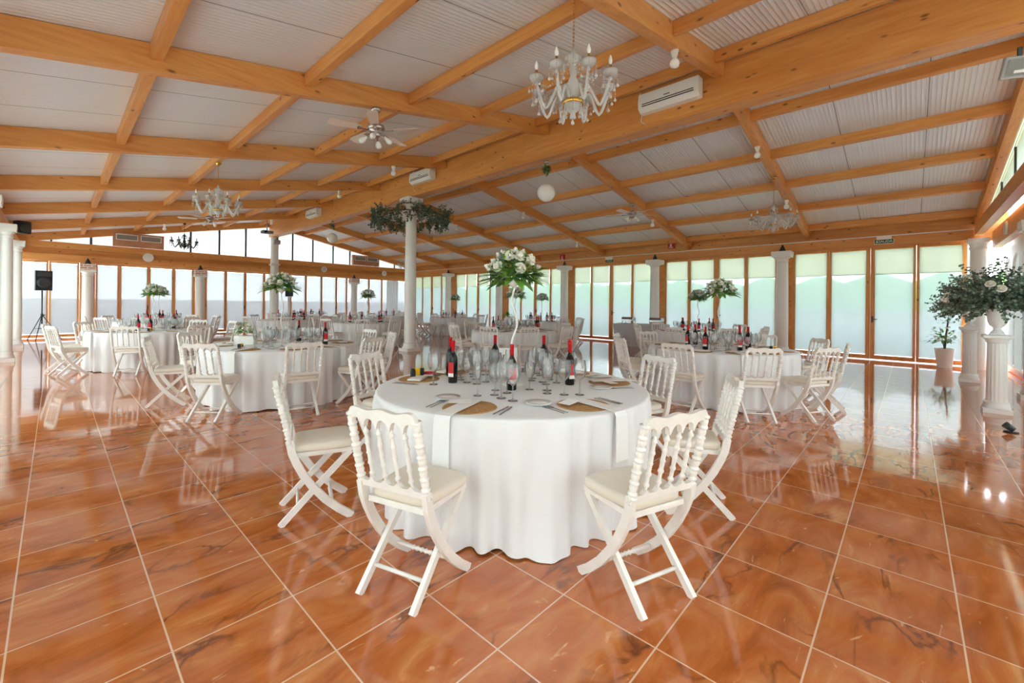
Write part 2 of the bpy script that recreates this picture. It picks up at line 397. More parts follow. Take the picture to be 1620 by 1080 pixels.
# roof timbers
m = MB(); m.box(6.85, 7.15, -1.23, 22.12, 4.40, 4.735)
rb = m.build('ridge_beam', W['y'])
m = MB(); m.box(6.865, 7.135, -1.23, 22.12, 4.74, 5.08); m.build('upper_lamella', W['y'], rb)
struct(rb, 'massive pine ridge beam running under the top of the roof', 'beam')
RL = [2.07, 5.41, 8.75, 12.05, 15.35, 18.7]; RR = [2.1, 5.5, 8.9, 12.2, 15.5, 18.8]
def rafter(x0, x1, y, label, dep=.27):
    m = MB(); m.prism([(x0, zr(x0)-dep), (x1, zr(x1)-dep), (x1, zr(x1)-.004), (x0, zr(x0)-.004)], 'y', y, y+.13)
    return struct(m.build('roof_rafter', W['x']), label, 'rafter')
lw = ['holding the near gold chandelier', 'holding the ceiling fan with five pale blades', 'third from the entrance gable', 'fourth from the entrance gable', 'fifth from the entrance gable', 'last before the end gable']
for y, w in zip(RL, lw): rafter(XL, 6.848, y, 'pine rafter of the west roof slope, ' + w)
rw = ['holding the gold chandelier near the patio windows', 'second from the entrance gable', 'third from the entrance gable', 'fourth from the entrance gable', 'fifth from the entrance gable', 'last before the end gable']
for y, w in zip(RR, rw): rafter(7.152, XR, y, 'pine rafter of the patio roof slope, ' + w)
rafter(XL, 6.848, 21.99, 'pine gable rafter over the end clerestory, west half'); rafter(7.152, XR, 21.99, 'pine gable rafter over the end clerestory, patio half')
rafter(XL, 6.848, -1.24, 'pine rafter of the entrance gable, west half'); rafter(7.152, XR, -1.24, 'pale pine rafter of the entrance gable above the eucalyptus urns')
def purlin(x, label):
    m = MB(); h = .165
    m.prism([(x-.05, zr(x-.05)-h), (x+.05, zr(x+.05)-h), (x+.05, zr(x+.05)-.006), (x-.05, zr(x-.05)-.006)], 'y', -1.24, 22.1)
    struct(m.build('roof_purlin', W['y']), label, 'purlin')
for x, w in zip([6.45, 5.0, 3.57, 2.1, .66], ['first below the ridge beam', 'second below the ridge beam', 'third below the ridge beam', 'fourth below the ridge beam', 'lowest, above the west eave']):
    purlin(x, 'pine purlin of the west roof slope, ' + w)
for x, w in zip([8.47, 9.97, 11.47, 12.97, 14.5], ['first below the ridge beam', 'second below the ridge beam', 'third below the ridge beam', 'fourth below the ridge beam', 'lowest, above the patio windows']):
    purlin(x, 'pine purlin of the patio roof slope, ' + w)

COLY = [2.73, 6.62, 10.56, 14.4, 18.28]
# patio side wall
m = MB(); m.box(XR, XR+.1, YN, YB, 3.0, 3.61)
for yc in COLY: m.box(XR, XR+.1, yc-.17, yc+.17, 0, 3.0)
struct(m.build('wall_right', W['y']), 'brown wooden header wall above the patio windows', 'wall')
m = MB(); m.box(14.79, 14.935, -1.1, 21.98, 3.03, 3.28)
struct(m.build('eave_beam', W['y']), 'pine eave beam along the top of the patio windows', 'beam')
m = MB(); m.box(14.76, 14.789, -1.1, 21.98, 3.262, 3.285)
tag(m.build('cable_duct', M['appliance']), 'thin white cable duct along the eave beam above the patio windows', 'cable duct')
# west wall
m = MB(); m.box(XL-.1, XL, YN, YB, 2.95, 3.55)
for yc in COLY: m.box(XL-.1, XL, yc-.17, yc+.17, 0, 2.95)
struct(m.build('wall_left', M['plaster']), 'white wall strip above the bright west windows', 'wall')
m = MB(); m.box(XL+.005, XL+.15, -1.1, 21.98, 3.03, 3.28)
struct(m.build('eave_beam', W['y']), 'pine eave beam above the white west columns', 'beam')
# end gable
m = MB(); m.box(XL, XR, YB, YB+.1, 2.72, 3.4)
struct(m.build('wall_back', W['x']), 'brown wooden header wall of the end gable', 'wall')
m = MB(); m.box(XL+.15, 14.78, 22.06, 22.195, 2.72, 2.98)
struct(m.build('tie_beam', W['x']), 'lower pine tie beam of the end gable above the windows', 'beam')
m = MB(); m.box(XL+.15, 14.78, 22.03, 22.195, 3.18, 3.40)
struct(m.build('tie_beam', W['x']), 'upper pine tie beam of the end gable under the clerestory', 'beam')
# entrance gable
m = MB(); m.box(XL+.15, 14.78, -1.25, -1.11, 3.12, 3.37)
struct(m.build('tie_beam', W['x']), 'pine tie beam of the entrance gable above the eucalyptus urns', 'beam')
m = MB(); m.box(XL+.15, 14.45, -1.5, -1.36, 2.77, 3.14)
struct(m.build('tie_beam', W['x']), 'lower brown beam of the entrance gable carrying round white lamps', 'beam')
m = MB(); m.box(XL, XR, YN-.1, YN, 2.75, 3.4)
struct(m.build('wall_front', M['plaster']), 'white header wall of the entrance gable', 'wall')

# ---------------------------------------------------------------- windows: frame mesh > pane, blind, handle
WN = [0]
def window(axis, plane, a, b, top, inward, blind=None, blind_top=None, label='', handle=False, frame='wood', t=.055, ta=None, tb=None, bottom=.02, gap=.018, sill=.11):
    """axis: wall runs along x or y; a..b the opening; inward = +1/-1 into the hall"""
    WN[0] += 1
    fm = MB(); A, B = plane-.035, plane+.035
    ta = ta or t; tb = tb or t
    def bx(u0, u1, z0, z1, d0, d1, mb):
        if axis == 'y': mb.box(d0, d1, u0, u1, z0, z1)
        else: mb.box(u0, u1, d0, d1, z0, z1)
    bx(a, a+ta, bottom, top, A, B, fm); bx(b-tb, b, bottom, top, A, B, fm)
    bx(a+ta, b-tb, bottom, bottom+sill, A, B, fm); bx(a+ta, b-tb, top-.06, top, A, B, fm)
    mat = W['z'] if frame == 'wood' else M['white_paint']
    w = fm.build('window_%d' % WN[0], mat)
    struct(w, label, 'window')
    g = MB(); bx(a+ta, b-tb, bottom+sill, top-.06, plane-.004, plane+.004, g); g.build('pane', M['pane'], w)
    if blind:
        d = plane + inward*.05
        mb = MB(); bx(a+ta+gap-.02, b-tb-gap+.02, bottom+sill+.02, top-(.70 if blind_top else .075), d-.0015, d+.0015, mb); mb.build('blind', M[blind], w)
        if blind_top:  # top band: separate, less see-through piece of the blind
            mb = MB(); d2 = d + inward*.012
            bx(a+ta+gap-.03, b-tb-gap+.03, top-.72, top-.07, d2-.0015, d2+.0015, mb); mb.build('blind_top_band', M[blind_top], w)
    if handle:
        h = MB(); u = b-tb/2 if handle > 0 else a+ta/2; d = plane + inward*.05
        bx(u-.015, u+.015, 1.0, 1.17, d-.01, d+.01, h)
        if axis == 'y': h.box(d-.012, d+.03, u-.1 if handle > 0 else u-.01, u+.01 if handle > 0 else u+.1, 1.08, 1.10)
        h.build('handle', M['dark_metal'], w)
    return w
# patio side
ends = [-1.02] + [y for yc in COLY for y in (yc-.17, yc+.17)] + [22.1]
side_words = ['between the corner pillar and the first column', 'between the first and second columns', 'between the second and third columns', 'between the third and fourth columns', 'between the fourth and fifth columns', 'between the fifth column and the end wall']
pos_words = ['first', 'second', 'third', 'fourth']
for k in range(6):
    y0, y1 = ends[2*k], ends[2*k+1]; w_ = (y1-y0)/4
    for j in range(4):
        window('y', XR+.03, y0+j*w_+.002, y0+(j+1)*w_-.002, 2.998, -1, 'screen', 'screen_dense',
               'pine framed patio window with translucent blind, %s of four %s' % (pos_words[j], side_words[k]), handle=(1 if j == 1 else 0), ta=(.095 if j in (0, 2) else .06), tb=(.095 if j in (1, 3) else .06))
# west side (bare glass with sheer screens, added dimming screens in the out-of-view bays)
ends = [-1.6] + [y for yc in COLY for y in (yc-.17, yc+.17)] + [22.1]
for k in range(6):
    y0, y1 = ends[2*k], ends[2*k+1]; w_ = (y1-y0)/2
    for j in range(2):
        window('y', XL-.03, y0+j*w_+.002, y0+(j+1)*w_-.002, 2.948, 1, 'sheer' if k > 1 else 'screen_near_dimming', None,
               'white framed bright west window, %s bay from the entrance, %s pane' % (ORD[k], ORD[j]), frame='white')
# end gable
bx_ = [-.94, -.16, .6, 1.02, 1.68, 2.54, 3.33, 4.0, 4.42, 5.16, 5.92, 6.7, 7.25, 7.88, 8.6, 9.38, 10.16, 10.72, 11.2, 12.02, 12.82, 13.62, 14.9]
for i in range(len(bx_)-1):
    a, b = bx_[i]+.002, bx_[i+1]-.002
    window('x', YB+.03, a, b, 2.715, -1, 'screen_grey', None, 'pine framed end wall window with grey screen, %s from the loudspeaker corner' % ORD[i], handle=(1 if i in (4, 9, 15) else 0))
# entrance gable (out-of-view windows get the added dimming screens)
n = 16; w_ = (14.9-XL)/n
for i in range(n):
    window('x', YN-.03, XL+i*w_+.002, XL+(i+1)*w_-.002, 2.745, 1, 'screen_near_dimming' if i < 9 else 'screen_grey', None, 'pine framed entrance gable window, %s from the patio corner' % ORD[n-1-i])
m = MB()
for i in range(n):
    a = XL+i*w_; b = a+w_; r = w_/2-.06; cx = (a+b)/2
    arc = [(cx+r*math.cos(PI-PI*k/14), 2.12+r*math.sin(PI-PI*k/14)) for k in range(15)]
    m.prism([(a, 2.12)] + arc + [(b, 2.12), (b, 2.74), (a, 2.74)], 'y', YN+.012, YN+.06)
struct(m.build('trim_1', M['plaster']), 'white arched plaster valance over the entrance gable windows', 'valance')
# clerestories
def clerestory(y, cuts, label, inward):
    for i in range(len(cuts)-1):
        a, b = cuts[i], cuts[i+1]
        WN[0] += 1
        fm = MB(); z0 = 3.38
        za, zb = zr(a)-.05, zr(b)-.05
        fm.box(a-.03, a+.03, y-.03, y+.03, z0, max(z0+.02, za))
        w = fm.build('window_%d' % WN[0], M['dark_metal']); struct(w, label % ORD[i], 'window')
        g = MB(); poly = [(a+.031, z0+.02), (b-.031, z0+.02), (b-.031, max(z0+.025, zb)), (a+.031, max(z0+.025, za))]
        if a < 7 < b: poly.insert(3, (7, zr(7)-.05))
        g.prism(poly, 'y', y-.004, y+.004); g.build('pane', M['opal'], w)
clerestory(22.2, [-.75, -.11, .89, 2.31, 3.88, 4.9, 5.92, 7.0, 7.94, 8.91, 9.95, 10.87, 12.4, 13.6, 14.75], 'white end clerestory pane with dark mullion, %s from the loudspeaker corner', -1)
clerestory(-1.36, [-.75, .9, 2.4, 3.9, 5.4, 7.0, 8.5, 10, 11.5, 13, 14.75], 'white entrance clerestory pane, %s from the west wall', 1)
# gutter strip closing the eaves
for x, lab, nm in ((XR+.04, 'wooden closing board under the patio roof edge', 'trim_2'), (XL-.06, 'wooden closing board under the west roof edge', 'trim_3')):
    m = MB(); m.box(x-.02, x+.02, YN, YB, 3.5, zr(x)-.004); struct(m.build(nm, W['y']), lab, 'trim')

# ---------------------------------------------------------------- columns
def column(x, y, top, r, label, brick=False, ring=None, cone=True, abacus=1.4, plain=False):
    c = empty('column', (x, y, 0)); tag(c, label, 'column', kind='thing')
    m = MB(); m.box(-r*1.35, r*1.35, -r*1.35, r*1.35, 0, .08); m.lathe([(r*1.3, .08), (r*1.3, .12), (r*1.1, .16), (r*1.15, .2), (r, .24)], 24); m.build('base', M['white_paint'], c)
    bt = top - (.42 if brick else .3)
    m = MB(); m.lathe([(r, .24), (r*1.0, bt*.4), (r*.9, bt)], 24, cap=False); m.build('shaft', M['white_paint'], c)
    m = MB(); a = r*abacus
    if plain: m.lathe([(r*.9, bt), (r*.92, top)], 24); m.build('capital', M['white_paint'], c); plain = 2
    if not plain: m.lathe([(r*.9, bt), (r*1.0, bt+.02), (r*.92, bt+.05), (r*.92, bt+.08), (r*1.15, bt+.11), (r*1.25, bt+.14)], 24)
    if not plain: m.box(-a, a, -a, a, bt+.14, bt+.2)
    if not brick and not plain: m.box(-a*1.04, a*1.04, -a*1.04, a*1.04, bt+.2, top)
    if not plain: m.build('capital', M['white_paint'], c)
    if brick:
        m = MB(); m.box(-a*.95, a*.95, -a*.95, a*.95, bt+.2, top); m.build('brick_block', M['brick'], c)
    if ring:
        m = MB(); m.lathe([(r*1.1, ring-.06), (r*1.5, ring-.02), (r*1.5, ring+.04), (r*.92, ring+.06)], 4, Matrix.Rotation(PI/4, 4, 'Z'), smooth=False); m.build('collar', M['white_paint'], c)
    if cone:
        m = MB(); m.lathe([(.0, top), (.085, top+.001), (.085, top+.03), (.05, top+.12), (.025, top+.17), (.025, top+.2)], 14); l = m.build('uplight', M['dark_metal'], c)
    return c
cw = ['closest to the corner pillar', 'second from the corner pillar', 'third from the corner pillar', 'fourth from the corner pillar', 'last before the end wall']
for yc, w in zip(COLY, cw): column(14.52, yc, 3.0, .165, 'white column in front of the patio windows, ' + w)
for yc, w in zip(COLY, ['first from the entrance', 'second from the entrance', 'third from the entrance', 'fourth from the entrance', 'closest to the loudspeaker']):
    column(-.735, yc, 3.0, .105, 'white column along the bright west windows, ' + w, cone=False)
column(.8, 21.78, 2.66, .16, 'white column with brick capital beside the loudspeaker on the tripod', brick=True, abacus=1.35)
column(4.15, 21.78, 2.66, .16, 'white column with brick capital between loudspeaker corner and tall end column', brick=True, abacus=1.35)
column(10.93, 21.78, 2.66, .16, 'white column with brick capital nearest the patio end corner', brick=True, abacus=1.35)
column(7.0, 21.78, 4.395, .18, 'tall white column against the end wall carrying the ridge beam', ring=3.1, cone=False, plain=True)
column(7.0, 10.55, 4.395, .165, 'tall white column in mid hall ringed by a hanging eucalyptus hoop', cone=False)
c = empty('corner_pillar', (14.6, -1.16, 0)); tag(c, 'thick white round pillar in the corner behind the eucalyptus urns', 'pillar', kind='thing')
m = MB(); m.lathe([(.18, 0), (.18, .12), (.145, .2), (.14, 2.75)], 28, cap=False); m.build('shaft', M['white_paint'], c)
m = MB(); m.lathe([(.14, 2.75), (.165, 2.8), (.145, 2.84), (.175, 2.92)], 28, cap=False); m.box(-.18, .17, -.17, .18, 2.92, 3.02); m.build('capital', M['white_paint'], c)

# ---------------------------------------------------------------- outdoors
m = MB(); m.box(-70, 90, -70, 90, -.3, -.13); struct(m.build('lawn', M['lawn']), 'green lawn outside the windows', 'lawn')
m = MB(); m.box(XR+.13, XR+3.0, -6, 28, -.14, -.05); struct(m.build('patio', M['concrete']), 'grey paved patio outside the windows', 'patio')
m = MB(); m.box(XR+3.0, XR+3.2, -6, 28, -.14, 1.3); struct(m.build('patio_wall', M['concrete']), 'low grey wall at the edge of the patio outside', 'wall')
m = MB(); m.box(-6, 20, YB+.13, YB+5, -.14, -.05); struct(m.build('back_terrace', M['concrete']), 'grey paved terrace behind the end wall', 'terrace')
m = MB(); m.box(-6, 20, YB+5, YB+5.3, -.14, 1.4); struct(m.build('terrace_wall', M['concrete']), 'grey boundary wall behind the end wall', 'wall')
def hedge(x0, x1, y0, y1, h, label):
    m = MB(); rnd = random.Random(3); nx, ny = (28, 3) if x1-x0 > y1-y0 else (3, 28)
    for i in range(nx):
        for j in range(ny):
            m.ball((x0+(x1-x0)*(i+.5)/nx, y0+(y1-y0)*(j+.5)/ny, h*.42), h*(.5+.14*rnd.random()), 9, 1.1)
    o = m.build('hedge', M['hedge']); tag(o, label, 'hedge', kind='structure')
hedge(28, 33, -30, 40, 3.0, 'green hedge beyond the patio lawn outside')
# ---------------------------------------------------------------- folding chair
def lean(z): return -.18 - .22*(z-.6)          # how far the back leans away from the table
def make_chair():
    c = empty('folding_chair')
    for s in (-1, 1):
        mb = MB(); x = .192*s
        pts = []; rad = []
        n = 63
        for i in range(n+1):
            z = .868 - (.868-.5)*i/n
            pts.append((x, lean(z), z))
            u = (i/n*7.0) % 1.0                     # seven turned segments
            r = .014 + .0055*math.sin(PI*u)**2
            if u < .12 or u > .9: r = .0225
            rad.append(r)
        mb.sweep(pts, rad, 10)
        pts = [(x, lean(.53), .53), (x, lean(.5)+.0, .5), (x, -.15, .455), (x, -.125, .39), (x, -.085, .31), (x, -.03, .225), (x, .04, .14), (x, .12, .065), (x, .2, .004)]
        mb.sweep(pts, 1, sec=[(.0135,.022),(-.0135,.022),(-.0135,-.022),(.0135,-.022)], upv=(1,0,0), smooth=False)
        mb.build('back_post', M['chair'], c)
    for s in (-1, 1):
        mb = MB(); x = .157*s
        mb.sweep([(x, .19, .415), (x, -.012, .21), (x, -.21, .003)], 1, sec=[(.012,.018),(-.012,.018),(-.012,-.018),(.012,-.018)], upv=(1,0,0), smooth=False)
        mb.build('leg', M['chair'], c)
    mb = MB()
    mb.box(-.172, .172, .165, .205, .415, .443); mb.box(-.172, .172, -.14, -.105, .415, .443)
    mb.box(-.172, -.14, -.105, .165, .415, .443); mb.box(.14, .172, -.105, .165, .415, .443)
    mb.build('seat_frame', M['chair'], c)
    mb = MB(); rings = []
    def rr(sc, z):
        out = []
        for k in range(28):
            a = 2*PI*k/28; cx, sy = math.cos(a), math.sin(a)
            e = .32
            px = math.copysign(abs(cx)**e, cx); py = math.copysign(abs(sy)**e, sy)
            w = .186 + .008*py
            if py < -.3: w = .172
            out.append((px*w*sc, .04 + py*.18*sc, z))
        return out
    vs = []
    for sc, z in ((.97,.444), (1.0,.452), (1.0,.476), (.965,.488), (.85,.494), (.5,.498)): vs += rr(sc, z)
    fs = []
    for i in range(5):
        for k in range(28):
            k2 = (k+1) % 28; fs.append((i*28+k, i*28+k2, (i+1)*28+k2, (i+1)*28+k))
    fs.append(tuple(range(27,-1,-1))); fs.append(tuple(5*28+k for k in range(28)))
    mb.add(vs, fs, True); mb.build('seat', M['seat'], c)
    XS = [-.192, -.1152, -.0384, .0384, .1152, .192]
    def strip(mb, xs, zlo, zhi, th):
        vs = []; fs = []
        for x in xs:
            a, b = zlo(x), zhi(x)
            for (z, d) in ((a, -th), (b, -th), (b, th), (a, th)): vs.append((x, lean(z)+d, z))
        n = len(xs)
        for i in range(n-1):
            for k in range(4):
                k2 = (k+1) % 4; fs.append((i*4+k, (i+1)*4+k, (i+1)*4+k2, i*4+k2))
        fs.append((0,1,2,3)); fs.append((4*n-1, 4*n-2, 4*n-3, 4*n-4))
        mb.add(vs, fs)
    def cell(x):
        x = max(-.1919, min(.1919, x)); i = min(4, int((x+.192)/.0768)); c0 = (XS[i]+XS[i+1])/2
        return (x-c0)/.0384
    xs = [-.205 + .41*i/80 for i in range(81)]
    def arch(x):
        if abs(x) > .183: return .80
        t = min(1, abs(cell(x))/.86); return .805 + .047*math.sqrt(max(0, 1-t*t))
    def crest(x):
        e = max(0, (abs(x)-.165)/.04); return .897 + .006*math.cos(x/.0768*2*PI*.5) - .055*e*e
    mb = MB(); strip(mb, xs, arch, lambda x: max(arch(x)+.02, crest(x)), .0135); mb.build('top_rail', M['chair'], c)
    def scal(x):
        t = abs(cell(x)); return .535 + .02*max(0, t-.35)**1.5/.52
    xs = [-.182 + .364*i/72 for i in range(73)]
    mb = MB(); strip(mb, xs, lambda x: .503, scal, .0125); mb.build('lower_rail', M['chair'], c)
    for x in XS[1:5]:
        mb = MB(); pts = []; rad = []; n = 34
        for i in range(n+1):
            z = .548 + (.81-.548)*i/n; pts.append((x, lean(z), z)); t = i/n
            r = .0068 + .0035*math.sin(PI*t)
            for b in (.1, .3, .5, .7, .9):
                if abs(t-b) < .024: r = .0138
            rad.append(r)
        mb.sweep(pts, rad, 8); mb.build('spindle', M['chair'], c)
    mb = MB(); mb.sweep([(-.15, -.115, .098), (.15, -.115, .098)], .0095, 8); mb.build('stretcher', M['chair'], c)
    mb = MB(); mb.sweep([(-.15, .155, .375), (.15, .155, .375)], .009, 8); mb.build('stretcher', M['chair'], c)
    mb = MB(); pts = [(-.18+.36*i/40, .085, .098) for i in range(41)]
    rad = [.009 + (.005 if (abs(i-20) < 9 and i % 3 == 0) else 0) for i in range(41)]
    mb.sweep(pts, rad, 8); mb.build('stretcher', M['chair'], c)
    return c
CH0 = make_chair(); index_kids(CH0); ch_used = [0]
CHAIRS = []
def place_chair(x, y, face, table):
    c = CH0 if not ch_used[0] else copy_tree(CH0)
    ch_used[0] += 1
    c.location = (x, y, 0); c.rotation_euler = (0, 0, face - PI/2)
    tag(c, None, 'chair', 'white folding spindle chairs around the banquet tables'); CHAIRS.append((c, table))
    return c

# ---------------------------------------------------------------- tables and linen
TR, TZ = 1.02, .742
def make_table():
    t = empty('round_table')
    mb = MB(); mb.lathe([(TR-.02, TZ-.03), (TR-.008, TZ-.022), (TR-.008, TZ-.004), (TR-.02, TZ)], 48); mb.build('tabletop', W['x'], t)
    for k in range(4):
        a = PI/4 + k*PI/2; mb = MB(); mb.sweep([(.62*math.cos(a), .62*math.sin(a), TZ-.03), (.7*math.cos(a), .7*math.sin(a), .0)], .016, 8); mb.build('leg', M['dark_metal'], t)
    return t
def cloth_mb(seed, flare=0.0, flare_at=0.0):
    rnd = random.Random(seed); n = 360
    ph = [rnd.uniform(0, 2*PI) for _ in range(6)]; fr = [7, 13, 22, 31, 43, 4]; am = [.5, .8, 1.0, 1.0, .5, .4]
    def fold(a):
        v = sum(A*math.sin(f*a + p + .8*math.sin(3*a+p)) for A, f, p in zip(am, fr, ph))/2.4
        return math.tanh(v*1.9)
    mb = MB(); R = TR + .006; zt = TZ + .006
    prof = [(R*.33, 0), (R*.66, 0), (R*.94, 0), (R-.012, 0), (R-.002, .004), (R+.004, .014)]
    vs = [(0, 0, zt)]
    for (r, d) in prof:
        for k in range(n):
            a = 2*PI*k/n; vs.append((r*math.cos(a), r*math.sin(a), zt-d))
    nz = 14
    for i in range(1, nz+1):
        t = i/nz
        for k in range(n):
            a = 2*PI*k/n; f = fold(a)
            r = R + .004 + t*(-.012) + (t**.33)*.058*(f*.85-.12)
            if t > .8: r += .012*(t-.8)/.2*(.5+.5*f)
            da = math.atan2(math.sin(a-flare_at), math.cos(a-flare_at)); g = math.exp(-(da/.075)**2)*flare
            r += g*t**2.2
            z = (zt-.014)*(1-t) + .004
            if t > .9: z = max(.004, z + .012*math.sin(6*a+ph[0]))
            vs.append((r*math.cos(a), r*math.sin(a), z))
    fs = [(0, 1+k, 1+(k+1) % n) for k in range(n)]
    for i in range(len(prof)+nz-1):
        for k in range(n):
            k2 = (k+1) % n; fs.append((1+i*n+k, 1+(i+1)*n+k, 1+(i+1)*n+k2, 1+i*n+k2))
    mb.add(vs, fs, True); return mb
TTOP = TZ + .0065

# tableware prototypes (meshes)
def lathe_mesh(name, prof, mat, n=14):
    mb = MB(); mb.lathe(prof, n, cap=False); return mb.mesh(name, mat)
GL_MB = MB(); GL_MB.lathe([(.0, .0), (.034, .0005), (.033, .003), (.008, .006), (.0045, .02), (.0042, .095), (.014, .105), (.038, .128), (.048, .162), (.047, .195), (.04, .24)], 18, cap=False)
glass_me = GL_MB.mesh('wine_glass', M['glass'])
W_MB = MB(); W_MB.lathe([(.0, .0), (.032, .0005), (.031, .003), (.008, .006), (.0045, .02), (.0042, .078), (.013, .088), (.034, .108), (.042, .136), (.042, .165), (.036, .2)], 18, cap=False)
water_me = W_MB.mesh('water_glass', M['glass'])
F_MB = MB(); F_MB.lathe([(.0, .0), (.03, .0005), (.029, .003), (.007, .006), (.004, .02), (.004, .09), (.012, .105), (.022, .14), (.024, .18), (.021, .225)], 14, cap=False)
flute_me = F_MB.mesh('champagne_flute', M['glass'])
def make_bottle():
    b = empty('wine_bottle')
    mb = MB(); mb.lathe([(.0, .003), (.034, 0), (.037, .006), (.037, .185), (.034, .205), (.022, .228), (.0145, .245), (.0135, .26)], 20); mb.build('body', M['wine'], b)
    mb = MB(); mb.lathe([(.0148, .252), (.0152, .32), (.0165, .322), (.0165, .332), (.012, .335)], 16); mb.build('capsule', M['red'], b)
    mb = MB(); vs = []; fs = []; n = 12
    def wrap(z0, z1, a0, a1, r):
        vs = []; fs = []
        for i in range(n+1):
            a = a0 + (a1-a0)*i/n
            vs += [(r*math.cos(a), r*math.sin(a), z0), (r*math.cos(a), r*math.sin(a), z1)]
        for i in range(n): fs.append((2*i, 2*i+2, 2*i+3, 2*i+1))
        return vs, fs
    mb.cur = 0; mb.add(*wrap(.078, .165, -PI/2-1.0, -PI/2+1.0, .0376), True)
    mb.cur = 1; mb.add(*wrap(.05, .078, -PI/2-1.0, -PI/2+1.0, .0376), True)
    mb.cur = 0; mb.add(*wrap(.118, .12, -PI/2-.8, -PI/2+.8, .0378), True)
    mb.build('label', [M['red_label'], M['white_label']], b)
    return b
BT0 = make_bottle(); index_kids(BT0); bt_used = [0]
mat_mb = MB(); mat_mb.lathe([(.0, .001), (.05, .004), (.06, .0025), (.075, .005), (.09, .0025), (.105, .005), (.12, .0025), (.135, .005), (.15, .0025), (.162, .005), (.168, .0)], 36); mat_me = mat_mb.mesh('placemat', M['rattan'])
pl_mb = MB(); pl_mb.lathe([(.0, .002), (.045, .002), (.05, .003), (.084, .013), (.085, .016), (.05, .007), (.0, .005)], 28, cap=False); plate_me = pl_mb.mesh('bread_plate', M['porcelain'])
def fork_me():
    mb = MB(); mb.box(-.004, .004, -.1, .03, 0, .002); mb.prism([(-.004,.03),(.004,.03),(.012,.05),(.012,.06),(-.012,.06),(-.012,.05)], 'z', 0, .002)
    for x in (-.0105, -.0035, .0035, .0105): mb.box(x-.0017, x+.0017, .06, .1, 0, .002)
    return mb.mesh('fork', M['steel'])
def knife_me():
    mb = MB(); mb.box(-.005, .005, -.11, -.01, 0, .003); mb.prism([(-.005,-.01),(.008,0),(.009,.08),(.002,.11),(-.005,.1)], 'z', 0, .002)
    return mb.mesh('knife', M['steel'])
fork_m, knife_m = fork_me(), knife_me()
nk_mb = MB(); nk_mb.rbox(-.055, .055, -.1, .1, 0, .008, .003); nk_mb.rbox(-.05, .055, -.1, .1, .0082, .014, .003); nap_me = nk_mb.mesh('napkin', M['napkin'])
card_mb = MB(); card_mb.box(-.04, .04, -.07, .07, 0, .0015); card_me = card_mb.mesh('menu_card', M['card'])
def hang_napkin_mb(r_edge, drop, w=.05, r_in=.66):
    """folded napkin lying from the mat over the table edge; +x is outwards from table centre"""
    pts = [(r_in, .011), (r_edge-.03, .009), (r_edge+.012, .004), (r_edge+.026, -.02), (r_edge+.03, -.1), (r_edge+.034, -drop)]
    mb = MB(); vs = []; fs = []
    for i, (r, z) in enumerate(pts):
        for (dy, dn) in ((-w, 0), (w, 0), (w, .004), (-w, .004)):
            k = min(1, max(0, (i-1)/2)); vs.append((r + dn*k, dy*(1+.06*(i-2)/3), z + dn*(1-k)))
    for i in range(len(pts)-1):
        for k in range(4):
            k2 = (k+1) % 4; fs.append((i*4+k, i*4+k2, (i+1)*4+k2, (i+1)*4+k))
    fs.append((3,2,1,0)); e = 4*(len(pts)-1); fs.append((e, e+1, e+2, e+3))
    mb.add(vs, fs); return mb

ITEMS = {}      # (kind, table) -> objects, for labelling afterwards
def put(kind, me, x, y, z, rz, table, cat):
    o = bpy.data.objects.new(kind, me); COL.objects.link(o); o.location = (x, y, z); o.rotation_euler = (0, 0, rz); o['category'] = cat
    ITEMS.setdefault((kind, table), []).append(o); return o
def put_bottle(x, y, rz, table):
    b = BT0 if not bt_used[0] else copy_tree(BT0); bt_used[0] += 1
    b.location = (x, y, TTOP+.001); b.rotation_euler = (0, 0, rz); b['category'] = 'bottle'
    ITEMS.setdefault(('wine_bottle', table), []).append(b)

TABLES = [  # name used in labels, centre, chair angles (deg), chair distance, level of detail
    ('the table nearest the entrance', (2.46, 2.28), None, 1.31, 3),
    ('the low flower box table', (2.33, 6.78), [-143,-104,-64,-25,14,53,92,128,163], 1.31, 2),
    ('the tripod loudspeaker table', (1.42, 11.75), [-155,-112,-70,-30,10,50,90,130,168], 1.31, 2),
    ('the patio door table', (6.98, 2.13), [-149,-115,-82,-46,-8,32,70,105,140,177], 1.31, 2),
    ('the mid hall table', (7.72, 7.12), [-160,-124,-88,-52,-16,20,56,92,128,164], 1.32, 2),
    ('the table behind the garlanded column', (6.84, 12.78), [-165,-125,-85,-45,-5,35,75,115,155], 1.32, 1),
    ('the table before the tall end column', (7.5, 18.9), [-150,-110,-70,-30,10,50,90,130,170], 1.32, 1),
    ('the table in the patio end corner', (11.4, 19.0), [-150,-105,-60,-15,30,75,120,165], 1.32, 0),
    ('the table by the third patio column', (12.3, 15.1), [-155,-115,-75,-35,5,45,85,125,165], 1.32, 1),
    ('the table next to the buffet', (12.45, 10.1), [-150,-110,-70,-30,10,50,90,130,170], 1.32, 1),
    ('the table before the brick columns', (2.15, 16.6), [-150,-110,-70,-30,10,50,90,130,170], 1.32, 1),
    ('the table behind the patio door table', (11.2, 3.95), [-140,-100,-60,-20,20,60,100,140,180], 1.32, 1),
    ('the table west of the garlanded column', (5.65, 15.9), [-160,-120,-80,-40,0,40,80,120], 1.32, 1),
]
tb0 = None
cloth_cache = [cloth_mb(s).mesh('tablecloth', M['cloth']) for s in (11, 12, 13)]
